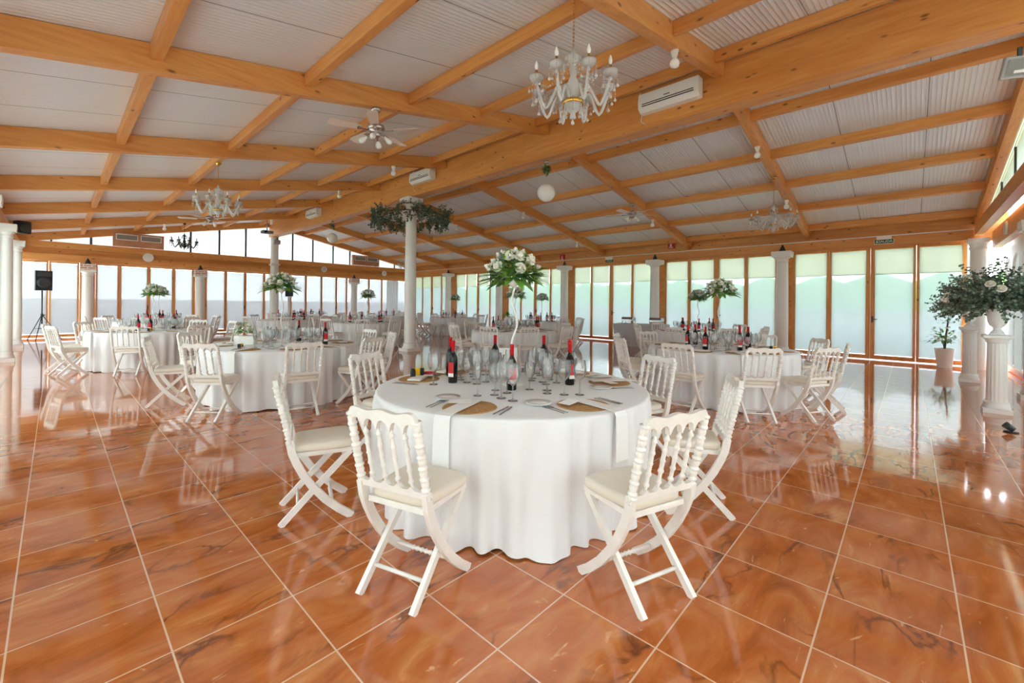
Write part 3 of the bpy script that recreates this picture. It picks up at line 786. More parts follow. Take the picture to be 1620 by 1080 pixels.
for ti, (tn, (cx, cy), angs, cd, lod) in enumerate(TABLES):
    if tb0 is None: tb = tb0 = make_table(); index_kids(tb0)
    else: tb = copy_tree(tb0)
    tb.location = (cx, cy, 0); tag(tb, 'round wooden banquet table under its cloth, ' + tn, 'table', 'round banquet tables')
    if ti == 0: o = cloth_mb(5, .12, math.radians(-129)).build('tablecloth', M['cloth'])
    else: o = bpy.data.objects.new('tablecloth', cloth_cache[ti % 3]); COL.objects.link(o)
    o.location = (cx, cy, 0); o.rotation_euler = (0, 0, 0 if ti == 0 else ti*1.3)
    tag(o, 'white floor length cloth on ' + tn, 'tablecloth', 'white round tablecloths')
    rnd = random.Random(100+ti)
    if ti == 0:
        for (x, y, dx, dy) in ((1.235, 1.80, .953, .30), (1.2, 2.88, .94, -.34), (1.985, .985, .33, .944), (3.05, 1.08, -.447, .894)):
            place_chair(x, y, ang(dx, dy), tn)
        for a in (106, -20): 
            a = math.radians(a); place_chair(cx+1.33*math.cos(a), cy+1.33*math.sin(a), a+PI, tn)
        seats = [math.radians(a) for a in (-156, -103, -38, 0, 60, 88, 119)]
    else:
        seats = []
        for a in angs:
            a = math.radians(a + rnd.uniform(-3, 3)); d = cd + rnd.uniform(0, .06)
            place_chair(cx+d*math.cos(a), cy+d*math.sin(a), a + PI + rnd.uniform(-.12, .12), tn); seats.append(a)
    used = [(cx, cy, .16)] + ([(cx-.44, cy+.29, .24)] if ti == 1 else [])
    def free(x, y, r):
        if any((x-a)**2+(y-b)**2 < (r+q)**2 for a, b, q in used): return False
        used.append((x, y, r)); return True
    # bottles
    if ti == 0: bs = [(2.17, 2.66), (2.86, 2.88), (2.30, 2.14), (3.2, 2.56), (2.78, 1.96), (3.02, 2.13), (2.36, 2.93)]
    elif lod == 0: bs = [(cx-.3, cy-.2), (cx+.3, cy+.1)]
    elif ti == 1: bs = [(cx+.42, cy-.42), (cx+.35, cy+.4)]
    elif ti == 2: bs = [(cx-.28, cy-.42), (cx-.1, cy-.5), (cx+.4, cy+.3)]
    elif ti == 4: bs = [(cx-.62, cy+.1), (cx-.05, cy+.5), (cx+.35, cy-.48), (cx+.5, cy-.3)]
    else:
        bs = []
        nb = 6 if lod == 2 else 5
        for k in range(nb):
            a = 2*PI*k/nb + rnd.uniform(-.3, .3) + ti; d = rnd.uniform(.34, .5); bs.append((cx+d*math.cos(a), cy+d*math.sin(a)))
    for i, (x, y) in enumerate(bs):
        if not free(x, y, .045): continue
        fx = math.atan2(-y, -x) + PI/2 + rnd.uniform(-1.1, 1.1)
        if ti == 0: fx = math.atan2(-y, -x) + PI/2 + [-.9, 2.6, .25, 2.4, .9, -2.2, 2.9][i]
        put_bottle(x, y, fx, tn)
    # place settings
    for si, a in enumerate(seats):
        ca, sa = math.cos(a), math.sin(a)
        def at(r, t): return cx + r*ca - t*sa, cy + r*sa + t*ca
        if lod >= 1:
            x, y = at(.80, 0); put('placemat', mat_me, x, y, TTOP+.0005, a, tn, 'placemat'); used.append((x, y, .17))
            if lod == 3 and si in (0, 1, 2):
                mb = hang_napkin_mb(TR+.012, .28); o = mb.build('napkin', M['napkin']); o.location = (cx, cy, TTOP); o.rotation_euler = (0, 0, a + (.06 if si else -.05)); o['category'] = 'napkin'
                ITEMS.setdefault(('napkin', tn), []).append(o)
            elif lod == 2 and si % 2 == 0:
                mb = hang_napkin_mb(TR+.012, .26); o = mb.build('napkin', M['napkin']); o.location = (cx, cy, TTOP); o.rotation_euler = (0, 0, a); o['category'] = 'napkin'
                ITEMS.setdefault(('napkin', tn), []).append(o)
            else: put('napkin', nap_me, *at(.80, .03), TTOP+.0065, a+.15, tn, 'napkin')
        if lod >= 2:
            put('menu_card', card_me, *at(.76, -.085 if lod == 3 else -.06), TTOP+.022, a+.35, tn, 'menu card').rotation_euler = (.02, .04, a+.35)
        if lod == 3:
            put('fork', fork_m, *at(.80, -.215), TTOP+.001, a+PI/2+rnd.uniform(-.1, .1), tn, 'fork'); put('fork', fork_m, *at(.80, -.245), TTOP+.001, a+PI/2, tn, 'fork')
            put('knife', knife_m, *at(.80, .205), TTOP+.001, a+PI/2+rnd.uniform(-.1, .1), tn, 'knife'); put('knife', knife_m, *at(.80, .235), TTOP+.001, a+PI/2, tn, 'knife')
        if lod >= 2:
            x, y = at(.64, -.235)
            if free(x, y, .08): put('bread_plate', plate_me, x, y, TTOP+.001, 0, tn, 'plate')
        gl = [(.50, .11, 0), (.47, .02, 1), (.47, -.075, 2), (.56, .2, 0), (.38, .07, 0), (.37, -.02, 1)] if lod == 3 else ([(.50, .1, 0), (.47, .0, 1), (.48, -.09, 2), (.36, .04, 0)] if lod == 2 else ([(.52, .06, 0), (.5, -.05, 1)] if lod == 1 else [(.52, 0, 0)]))
        for (r, t, k) in gl:
            for tr in range(4):
                x, y = at(r + rnd.uniform(-.03, .03) - tr*.04, t + rnd.uniform(-.02, .02))
                if free(x, y, .0505):
                    put(('wine_glass', 'water_glass', 'champagne_flute')[k], (glass_me, water_me, flute_me)[k], x, y, TTOP+.001, 0, tn, 'glass'); break
# buffet table
t = empty('buffet_table', (13.55, 6.65, 0)); tag(t, 'long buffet table with pleated grey skirt by the patio windows', 'table')
mb = MB(); mb.rbox(-.36, .36, -.82, .82, .72, .76, .006); mb.build('tabletop', M['skirt'], t)
mb = MB(); vs = []; fs = []
per = [(-.36,-.82),(.36,-.82),(.36,.82),(-.36,.82),(-.36,-.82)]; pts = []
for (x0, y0), (x1, y1) in zip(per[:-1], per[1:]):
    Ln = math.hypot(x1-x0, y1-y0); n = int(Ln/.02)
    for i in range(n):
        u = i/n; nx, ny = (y1-y0)/Ln, -(x1-x0)/Ln; o_ = .006*math.sin(i*1.05) ; pts.append((x0+(x1-x0)*u+nx*o_, y0+(y1-y0)*u+ny*o_))
n = len(pts)
for z in (.71, .36, .005):
    for (x, y) in pts: vs.append((x*(1+.01*(.71-z)), y*(1+.01*(.71-z)), z))
for i in range(2):
    for k in range(n): fs.append((i*n+k, i*n+(k+1) % n, (i+1)*n+(k+1) % n, (i+1)*n+k))
mb.add(vs, fs, True); mb.build('skirt', M['skirt'], t)
mb = MB(); mb.box(-.375, .375, -.835, .835, .7605, .764); mb.box(-.378, -.374, -.835, .835, .56, .762); mb.box(-.375, .375, -.838, -.834, .56, .762); mb.box(-.375, .375, .834, .838, .56, .762); mb.build('top_cloth', M['skirt'], t)
def chafing(y, label):
    c = empty('chafing_dish', (13.55, y, .765)); tag(c, label, 'chafing dish', 'steel chafing dishes on the buffet')
    mb = MB(); mb.rbox(-.14, .14, -.2, .2, .08, .15, .01)
    mb.build('pan', M['steel'], c)
    mb = MB(); mb.prism([(-.14,.152),(.14,.152),(.1,.22),(-.1,.22)], 'y', -.2, .2); mb.build('lid', M['steel'], c)
    for sx in (-1, 1):
        for sy in (-1, 1):
            mb = MB(); mb.box(sx*.12-.008, sx*.12+.008, sy*.18-.008, sy*.18+.008, 0, .08); mb.build('leg', M['dark_metal'], c)
chafing(7.1, 'steel chafing dish at the far end of the grey skirted buffet'); chafing(6.1, 'steel chafing dish at the near end of the grey skirted buffet')

# small things on the entrance table
T1 = 'the table nearest the entrance'
def single(name, mb, mats, loc, rz, label, cat):
    o = mb.build(name, mats, None, loc, rz); return tag(o, label, cat)
mb = MB(); mb.box(-.1, .1, -.001, .001, 0, .19); single('menu_board', mb, M['card'], (3.1, 2.95, TTOP+.001), math.radians(-43), 'white upright card standing at the back of ' + T1, 'card')
mb = MB(); mb.rbox(-.018, .018, -.018, .018, 0, .036, .002); single('favour_box', mb, M['grey'], (2.98, 2.62, TTOP+.001), .5, 'small grey favour box beside the upright white card', 'box')
mb = MB(); mb.lathe([(.02, 0), (.022, .004), (.022, .05), (.018, .054), (.018, .066), (.0, .067)], 16); single('spice_jar', mb, M['black'], (2.045, 3.03, TTOP+.017), 0, 'small black jar beside the yellow camera box', 'jar')
def camera_box(x, y, z, rz, label):
    t = empty('camera_box', (x, y, z), rz); tag(t, label, 'camera box', 'yellow and black camera boxes on the tables')
    mb = MB(); mb.rbox(-.045, .045, -.016, .016, 0, .06, .004); mb.build('case', M['yellow'], t)
    mb = MB(); mb.rbox(-.047, -.02, -.018, .018, -.0, .062, .003); mb.build('grip', M['black'], t)
    mb = MB(); mb.lathe([(.012, 0), (.012, .008), (.0, .009)], 12, Matrix.Translation((.01, -.017, .034)) @ Matrix.Rotation(PI/2, 4, 'X')); mb.build('lens', M['black'], t)
camera_box(2.115, 3.055, TTOP+.017, 2.2, 'yellow and black camera box lying beside a red tube')
mb = MB(); mb.lathe([(.0, 0), (.014, 0), (.014, .1), (.0, .1)], 14, Matrix.Rotation(PI/2, 4, 'Y')); single('red_tube', mb, M['red'], (2.17, 3.06, TTOP+.031), -.75, 'small red tube lying beside the yellow camera box', 'tube')
camera_box(1.66, 6.4, TTOP+.012, .9, 'yellow and black camera box on the table with the low flower box')
camera_box(1.3, 11.1, TTOP+.012, .7, 'yellow and black camera box on the tripod loudspeaker table')
camera_box(7.02, 1.42, TTOP+.012, -.7, 'yellow and black camera box on the patio door table')
for (x, y) in ((2.62, 1.75), (3.1, 2.06), (3.28, 1.93)):
    mb = MB(); mb.lathe([(.006, 0), (.007, .001), (.005, .002)], 6); o = mb.build('confetti_dot', M['pink'], None, (x, y, TTOP+.001)); o['category'] = 'confetti'; ITEMS.setdefault(('confetti_dot', T1), []).append(o)
# ---------------------------------------------------------------- flowers and foliage
def leaf(mb, p, d, ln, w, up=(0,0,1), droop=.25, seg=2):
    d = Vector(d).normalized(); up = Vector(up); s = d.cross(up)
    if s.length < .05: s = d.cross(Vector((1,0,0)))
    s.normalize(); n = s.cross(d)
    p = Vector(p); vs = [p]; fs = []
    mids = []
    for i in range(1, seg+1):
        t = i/(seg+1); c = p + d*(ln*t) - Vector((0,0,1))*(droop*ln*t*t)
        ww = w*math.sin(PI*(t**.8)); mids.append((c - s*ww*.5 + n*ww*.12, c + s*ww*.5 + n*ww*.12))
    tip = p + d*ln - Vector((0,0,1))*(droop*ln)
    for a, b in mids: vs += [a, b]
    vs.append(tip)
    fs.append((0, 1, 2))
    for i in range(seg-1): fs.append((1+2*i, 3+2*i, 4+2*i, 2+2*i))
    k = 1+2*(seg-1); fs.append((k, len(vs)-1, k+1))
    mb.add(vs, fs, True)
def rnd_dir(r, zmin=-1, zmax=1):
    z = r.uniform(zmin, zmax); a = r.uniform(0, 2*PI); q = math.sqrt(max(0, 1-z*z)); return Vector((q*math.cos(a), q*math.sin(a), z))
def rose_mb(r=.04, seed=1):
    rd = random.Random(seed); mb = MB()
    for ring, (n, R, tilt) in enumerate(((3, .35, 1.35), (5, .6, 1.05), (6, .85, .7), (6, 1.0, .3))):
        for k in range(n):
            a = 2*PI*(k + .5*(ring % 2))/n + rd.uniform(-.2, .2); ca, sa = math.cos(a), math.sin(a)
            vs = []; fs = []
            for i in range(3):
                t = i/2.0
                for j in range(4):
                    u = (j/3-.5)
                    wd = r*R*1.25*(.35+.65*math.sin(PI*min(1, .25+.6*t)))*u*2*.62
                    out = r*(.15*R + R*.75*t*math.cos(tilt)) - abs(u)*r*.22; z = r*(.95*t*math.sin(tilt) - .15 + .12*ring*(-1)) 
                    vs.append((out*ca - wd*sa, out*sa + wd*ca, z))
            for i in range(2):
                for j in range(3): fs.append((i*4+j, i*4+j+1, (i+1)*4+j+1, (i+1)*4+j))
            mb.add(vs, fs, True)
    mb.ball((0, 0, r*.12), r*.42, 8)
    return mb
rose_big = rose_mb(.046, 2).mesh('rose', M['petal']); rose_small = rose_mb(.028, 5).mesh('bloom', M['petal'])
def orient(o, loc, d):
    o.location = loc; o.rotation_mode = 'QUATERNION'; o.rotation_quaternion = Vector(d).to_track_quat('Z', 'Y')
def bouquet_parts(parent, zc, R, seed, big=11, small=16, nl=80):
    rd = random.Random(seed)
    mb = MB()
    for i in range(nl):                         # broad leaves around the lower rim
        a = rd.uniform(0, 2*PI); e = rd.uniform(-.15, .35)
        d = Vector((math.cos(a)*math.cos(e), math.sin(a)*math.cos(e), math.sin(e)))
        mb.cur = rd.choice((0, 0, 1)); leaf(mb, (d.x*R*.25, d.y*R*.25, zc + d.z*R*.25 - .01), d, R*rd.uniform(.7, 1.05), R*.24, droop=rd.uniform(.02, .3), seg=3)
    for i in range(int(nl*5)):                # fine filler
        d = rnd_dir(rd, -.15, 1); q = R*rd.uniform(.4, .8)
        mb.cur = rd.choice((0, 0, 1, 2)); leaf(mb, (d.x*q, d.y*q, zc + .9*d.z*q), d + rnd_dir(rd)*.6, R*rd.uniform(.14, .3), R*.1, seg=2)
    mb.build('foliage', [M['leaf'], M['leaf_dark'], M['euca']], parent)
    pl = []
    for i in range(big + small):
        for t in range(30):
            d = rnd_dir(rd, .12, 1.0)
            rr = .2 if i < big else .13
            if all((d-e).length > rr + q for e, q in pl): break
        pl.append((d, rr))
        o = bpy.data.objects.new('rose' if i < big else 'bloom', rose_big if i < big else rose_small); COL.objects.link(o); o.parent = parent
        orient(o, (d.x*R*.78, d.y*R*.78, zc + d.z*R*.8), d); o.scale = (R/.24,)*3
def centrepiece(loc, label, wavy=True, R=.24, zc=.86, seed=1, amp=.028):
    c = empty('flower_centrepiece', loc); tag(c, label, 'flowers', 'tall white flower centrepieces')
    mb = MB(); mb.lathe([(.085, 0), (.085, .006), (.03, .014), (.012, .03)], 24); mb.build('vase_base', M['white_paint'], c)
    mb = MB(); n = 60
    pts = [((amp*math.sin(i/n*2*PI*2.2)*(1-(i/n-.5)**2*1.5) if wavy else 0), (amp*.5*math.cos(i/n*2*PI*2.2) - amp*.5 if wavy else 0), .012 + (zc-.06)*i/n) for i in range(n+1)]
    mb.sweep(pts, .0085 if wavy else .016, 8); mb.build('vase_stem', M['white_paint'], c)
    mb = MB(); mb.lathe([(.012, zc-.08), (.05, zc-.05), (.06, zc-.02), (.0, zc-.015)], 16); mb.build('vase_cup', M['white_paint'], c)
    bouquet_parts(c, zc, R, seed); return c
V0 = centrepiece((2.46, 2.28, TTOP+.001), 'tall white flower bouquet on a wavy stand on the table nearest the entrance', zc=.845, R=.265)
index_kids(V0)
for (i, dx, dy, w) in ((1, -.02, .1, 'the low flower box table'), (2, 0, 0, 'the tripod loudspeaker table'), (3, 0, 0, 'the patio door table'), (4, .05, 0, 'the mid hall table'), (5, .1, .1, 'the table behind the garlanded column'),
                    (8, .1, 0, 'the table by the third patio column'), (9, .05, 0, 'the table next to the buffet'), (10, 0, 0, 'the table before the brick columns'), (11, 0, 0, 'the table behind the patio door table')):
    v = copy_tree(V0); cx, cy = TABLES[i][1]; v.location = (cx+dx, cy+dy, TTOP+.001); v.rotation_euler = (0, 0, i*1.1)
    tag(v, 'tall white flower bouquet on a wavy stand on ' + w, 'flowers', 'tall white flower centrepieces')
    if i == 2: v.scale = (.8, .8, .92)
# low flower box
c = empty('flower_box', (1.9, 7.07, TTOP+.001), -.6); tag(c, 'low arrangement of big white blooms in a white box on a banquet table', 'flowers')
mb = MB(); mb.rbox(-.13, .13, -.08, .08, 0, .13, .004); mb.build('box', M['white_paint'], c)
bouquet_parts(c, .2, .17, 31, big=6, small=10, nl=34)
# little leafy vase
c = empty('leafy_vase', (9.35, 8.9, 0)); tag(c, 'small leafy plant on a slim white stand between mid hall and buffet tables', 'plant')
mb = MB(); mb.lathe([(.14, 0), (.14, .015), (.02, .03), (.02, .95), (.05, .97), (.06, 1.05), (.0, 1.04)], 18); mb.build('stand', M['white_paint'], c)
mb = MB(); rd = random.Random(4)
for i in range(40):
    d = rnd_dir(rd, .1, 1); leaf(mb, (0, 0, 1.04), d, rd.uniform(.14, .3), .05, droop=.5, seg=3)
mb.build('foliage', M['leaf'], c)

def eucalyptus_mb(center, R, n, seed, zmin=-.3, zmax=1, flat=.75, leaf_r=.034, steps=13):
    rd = random.Random(seed); mb = MB(); cx, cy, cz = center
    for i in range(n):
        d = rnd_dir(rd, zmin, zmax); Ls = R*rd.uniform(.7, 1.05)
        pts = []
        for k in range(5):
            t = k/4; pts.append(Vector((cx + d.x*Ls*t, cy + d.y*Ls*t, cz + d.z*Ls*t*flat - .25*Ls*t*t*(1-max(0, d.z)))))
        mb.cur = 2; mb.sweep(pts, [.004, .0035, .003, .002, .001], 4)
        for k in range(3, steps+1):
            t = k/steps; f = t*4; j = min(3, int(f)); p = pts[j].lerp(pts[j+1], f-j); tg = (pts[j+1]-pts[j]).normalized()
            for s in (-1, 1):
                q = rnd_dir(rd); q = (q - tg*q.dot(tg)).normalized()
                mb.cur = rd.choice((0, 0, 1)); leaf(mb, p, q*1 + tg*.5, leaf_r*rd.uniform(1.2, 2.2)*(1.1-.4*t), leaf_r*rd.uniform(1.0, 1.5), up=rnd_dir(rd), droop=.1, seg=2)
    return mb
EU = [M['euca'], M['euca_dark'], M['twig']]
def pedestal(x, y, label):
    p = empty('pedestal', (x, y, 0)); tag(p, label, 'pedestal', 'white fluted pedestals at the entrance gable')
    mb = MB(); mb.box(-.135, .135, -.135, .135, 0, .055); mb.lathe([(.135, .055), (.135, .08), (.118, .1), (.125, .125), (.112, .15)], 28); mb.build('base', M['stone'], p)
    mb = MB(); mb.lathe([(.103, .15), (.098, .5), (.094, .93)], 64, cap=False, flute=16, famp=.07); mb.build('shaft', M['stone'], p)
    mb = MB(); mb.lathe([(.094, .93), (.11, .945), (.103, .96), (.124, .985), (.13, .995)], 28); mb.rbox(-.138, .138, -.138, .138, .995, 1.04, .006); mb.build('capital', M['stone'], p)
def urn(x, y, label, seed):
    u = empty('flower_urn', (x, y, 1.041)); tag(u, label, 'flower urn', 'white urns of eucalyptus and roses')
    mb = MB(); mb.box(-.07, .07, -.07, .07, 0, .02); mb.lathe([(.064, .02), (.067, .035), (.044, .06), (.038, .085), (.044, .1), (.075, .13), (.092, .18), (.098, .24), (.096, .28), (.112, .33), (.115, .345), (.108, .35), (.09, .33), (.0, .32)], 48, flute=0); mb.build('bowl', M['stone'], u)
    eucalyptus_mb((0, 0, .38), .66, 150, seed, zmin=-.1, zmax=1, flat=1.0, leaf_r=.03, steps=17).build('foliage', EU, u)
    rd = random.Random(seed)
    for k in range(9):
        d = rnd_dir(rd, .05, .8); o = bpy.data.objects.new('rose', rose_big); COL.objects.link(o); o.parent = u; orient(o, (d.x*.5, d.y*.5, .44+d.z*.45), d); o.scale = (1.3,)*3
pedestal(8.66, -.87, 'white fluted pedestal closer to the entrance, under a eucalyptus urn'); pedestal(11.95, -.85, 'white fluted pedestal next to the potted plant, under a eucalyptus urn')
urn(8.66, -.87, 'white urn overflowing with eucalyptus and white roses on the closer pedestal', 8); urn(11.95, -.85, 'white urn of eucalyptus and roses on the pedestal next to the potted plant', 9)
# potted plant
c = empty('potted_plant', (14.38, -.62, 0)); tag(c, 'white flowering plant in a white round pot in the patio corner', 'plant')
mb = MB(); mb.lathe([(.125, 0), (.13, .01), (.175, .43), (.18, .45), (.165, .45), (.155, .40)], 28, cap=False); mb.lathe([(.0, .0), (.125, 0)], 28, cap=False); mb.build('pot', M['pot'], c)
mb = MB(); mb.lathe([(.0, .405), (.158, .40)], 20, cap=False); mb.build('soil', M['soil'], c)
mb = MB(); mb.sweep([(.02, 0, .4), (.05, -.02, .7), (.09, -.05, 1.02), (.1, -.06, 1.25)], [.022, .02, .015, .006], 8); mb.sweep([(.0, 0, .4), (-.05, .05, .7), (-.12, .09, .95)], [.01, .008, .004], 6); mb.build('stem', M['twig'], c)
mb = MB(); rd = random.Random(12)
for i in range(110):
    d = rnd_dir(rd, -.1, .9); q = rd.uniform(.05, .25); mb.cur = rd.choice((0, 1)); leaf(mb, (-.03+d.x*q, .03+d.y*q, .62 + d.z*q*1.2), d, rd.uniform(.09, .17), .05, droop=.4, seg=2)
for i in range(40):
    d = rnd_dir(rd, -.1, .9); q = rd.uniform(.03, .12); mb.cur = 0; leaf(mb, (.08+d.x*q, -.04+d.y*q, 1.05 + d.z*q), d, .07, .03, seg=2)
mb.build('foliage', [M['leaf_dark'], M['leaf']], c)
for i in range(16):
    d = rnd_dir(rd, -.2, .9); o = bpy.data.objects.new('bloom', rose_small); COL.objects.link(o); o.parent = c; orient(o, (-.06+d.x*.22, .04+d.y*.22, .68+d.z*.34), d)
# eucalyptus hoop around the tall column, garland at its top
h = empty('hanging_wreath', (7.0, 10.55, 3.86)); tag(h, 'hanging hoop of eucalyptus around the tall mid hall column', 'wreath')
mb = MB(); mb.sweep([(1.0*math.cos(2*PI*k/48), 1.0*math.sin(2*PI*k/48), 0) for k in range(49)], .012, 6, cap=False); mb.build('hoop', M['dark_metal'], h)
mb = MB()
for k in range(4):
    a = k*PI/2; mb.sweep([(1.0*math.cos(a), 1.0*math.sin(a), 0), (.3*math.cos(a), .3*math.sin(a), .53)], .004, 5)
mb.build('cord', M['dark_metal'], h)
rd = random.Random(21); mb = MB()
for i in range(230):
    a = rd.uniform(0, 2*PI); ca, sa = math.cos(a), math.sin(a); p0 = Vector((ca*1.0, sa*1.0, .0)); tdir = Vector((-sa, ca, 0))*rd.choice((-1, 1))
    hang = rd.random() < .4
    dr = (tdir*.4 + Vector((ca, sa, 0))*rd.uniform(-.3, .4) + Vector((0, 0, -.9 if hang else rd.uniform(-.25, .5)))).normalized(); Ls = rd.uniform(.16, .42)
    mb.cur = 2; mb.sweep([p0, p0+dr*Ls*.5, p0+dr*Ls], [.004, .003, .001], 4)
    for k in range(2, 11):
        p = p0 + dr*Ls*k/10
        for s in (0, 1):
            q = rnd_dir(rd); mb.cur = rd.choice((0, 1, 1)); leaf(mb, p, q + dr*.4, rd.uniform(.05, .085), .045, up=rnd_dir(rd), droop=.1, seg=1)
mb.build('foliage', EU, h)
g = empty('garland', (7.0, 10.55, 4.2)); tag(g, 'small leafy garland tied round the top of the tall mid hall column', 'garland')
mb = MB()
for i in range(110):
    a = rd.uniform(0, 2*PI); mb.cur = rd.choice((0, 1)); r_ = .35; p = (r_*math.cos(a), r_*math.sin(a), rd.uniform(-.04, .05)); leaf(mb, p, Vector((math.cos(a), math.sin(a), rd.uniform(-.6, .4))), rd.uniform(.07, .14), .05, seg=2)
mb.cur = 2; mb.sweep([(.35*math.cos(2*PI*k/24), .35*math.sin(2*PI*k/24), 0) for k in range(25)], .008, 5, cap=False)
mb.build('foliage', [M['leaf_dark'], M['euca_dark'], M['twig']], g)

# ---------------------------------------------------------------- chandeliers
def drop_string(mb, p, n, r=.0065, end=.014):
    x, y, z = p
    for k in range(n):
        zz = z - k*r*2.3; mb.add([(x+r, y, zz), (x, y+r, zz), (x-r, y, zz), (x, y-r, zz), (x, y, zz+r), (x, y, zz-r)], [(0,1,4),(1,2,4),(2,3,4),(3,0,4),(1,0,5),(2,1,5),(3,2,5),(0,3,5)])
    zz = z - n*r*2.3 - end*.6
    mb.lathe([(.0, end*1.2), (end*.45, end*.3), (end*.8, -end*.4), (end*.5, -end*.95), (.0, -end*1.1)], 8, Matrix.Translation((x, y, zz)), cap=False)
def chandelier(loc, drop_len, label, arms=8, R=.33, dark=False, s=1.0):
    """loc: fixing point; drop_len: chain length"""
    arm_m, met, crys, bulb = (M['black'], M['black'], M['dark_crystal'], M['black']) if dark else (M['glass_arm'], M['gold'], M['crystal'], M['bulb'])
    c = empty('chandelier', loc); tag(c, label, 'chandelier', None)
    H = .66*s; b = -drop_len - H                # bottom of the body
    mb = MB(); mb.lathe([(.0, 0), (.05, -.002), (.055, -.015), (.04, -.03), (.03, -.05), (.012, -.06)], 16); mb.build('canopy', M['gold'] if not dark else M['black'], c)
    mb = MB(); n = max(4, int(drop_len/.035))
    for k in range(n):
        z = -.05 - (drop_len-.05)*(k+.5)/n; hl = (drop_len-.05)/n*.62
        pts = []
        for q in range(9):
            a = 2*PI*q/8; u = .009*math.cos(a); v = hl*math.sin(a); pts.append((u, 0, z+v) if k % 2 else (0, u, z+v))
        mb.sweep(pts, .0022, 4, cap=False)
    mb.build('chain', M['gold'] if not dark else M['black'], c)
    Z = lambda q: b + q*s
    mb = MB(); mb.lathe([(.0, Z(.05)), (.03*s, Z(.06)), (.02*s, Z(.1)), (.06*s, Z(.13)), (.085*s, Z(.18)), (.05*s, Z(.22)), (.025*s, Z(.25)), (.045*s, Z(.3)), (.05*s, Z(.36)), (.025*s, Z(.42)), (.035*s, Z(.48)), (.02*s, Z(.54)), (.075*s, Z(.57)), (.03*s, Z(.6)), (.008, Z(.66))], 20); mb.build('stem', arm_m, c)
    mb = MB(); mb.lathe([(.07*s, Z(.165)), (.092*s, Z(.175)), (.092*s, Z(.2)), (.07*s, Z(.21))], 20, cap=False); mb.build('hub', met, c)
    mb = MB()
    for k in range(10):
        a = 2*PI*k/10; drop_string(mb, (.1*s*math.cos(a), .1*s*math.sin(a), Z(.2)), 6 if k % 2 else 4, .0085*s, .019*s)
        drop_string(mb, (.08*s*math.cos(a), .08*s*math.sin(a), Z(.56)), 4, .007*s, .014*s)
    drop_string(mb, (0, 0, Z(.055)), 1, .008*s, .022*s)
    for k in range(arms):                       # bead swags from crown to arms
        a = 2*PI*k/arms
        for q in range(1, 12):
            t = q/12; r_ = (.075 + (R/s-.12)*t)*s; z = Z(.56 - .22*t - .1*math.sin(PI*t)); mb.ball((r_*math.cos(a), r_*math.sin(a), z), .0078*s, 5)
    mb.build('crystal_fringe', crys, c)
    for k in range(arms):
        a = 2*PI*k/arms + .2; ca, sa = math.cos(a), math.sin(a)
        pts = []
        for q in range(15):
            t = q/14
            r_ = .07*s + (R-.07*s)*(t**.9); z = Z(.2 + .09*math.sin(PI*min(1, t*1.6))*(1 if t < .62 else .2) - .12*math.sin(PI*max(0, (t-.25)/.75))*1.0 + .13*t**3)
            pts.append((r_*ca, r_*sa, z))
        ar = MB(); ar.sweep(pts, .0125*s, 7); arm = ar.build('arm', arm_m, c)
        ex, ey, ez = pts[-1]
        T = Matrix.Translation((ex, ey, ez))
        q = MB(); q.lathe([(.008*s, -.008), (.03*s, -.004), (.05*s, .012*s), (.06*s, .035*s), (.061*s, .045*s), (.05*s, .02*s), (.012*s, .006*s)], 14, T, cap=False); q.build('drip_pan', crys, arm)
        q = MB(); q.lathe([(.0115*s, .008*s), (.0115*s, .095*s), (.0, .096*s)], 10, T, cap=False); q.build('candle_sleeve', met if not dark else M['black'], arm)
        q = MB(); q.lathe([(.008*s, .096*s), (.0165*s, .115*s), (.017*s, .13*s), (.008*s, .165*s), (.0, .178*s)], 10, T, cap=False); q.build('candle_bulb', bulb, arm)
        q = MB()
        for j in range(5):
            a2 = 2*PI*j/5; drop_string(q, (ex+.06*s*math.cos(a2), ey+.06*s*math.sin(a2), ez+.03*s), 4 if j % 2 else 6, .0075*s, .017*s)
        drop_string(q, (ex, ey, ez-.03*s), 6, .0085*s, .02*s); q.build('crystal_fringe', crys, arm)
    return c
def under(x, dep=.27): return zr(x) - dep - .002
chandelier((3.03, 2.135, under(3.03)), under(3.03)-.66-2.93, 'gold chandelier with white candle bulbs hanging under the first rafter near the entrance', s=1.0)
chandelier((10.6, 2.165, under(10.6)), under(10.6)-.62-2.98, 'gold chandelier hanging over the patio side near the door', R=.42, s=.95)
chandelier((2.1, 9.65, under(2.1, .165)), under(2.1, .165)-.66-2.92, 'gold chandelier hanging from a purlin in front of the white ceiling fan', R=.36, s=1.0)
chandelier((3.1, 18.77, under(3.1)), under(3.1)-.62-3.12, 'black chandelier hanging before the end clerestory', R=.38, dark=True, s=.9)
chandelier((12.2, 18.87, under(12.2)), .25, 'small chandelier hanging near the patio end corner', R=.36, s=.9)

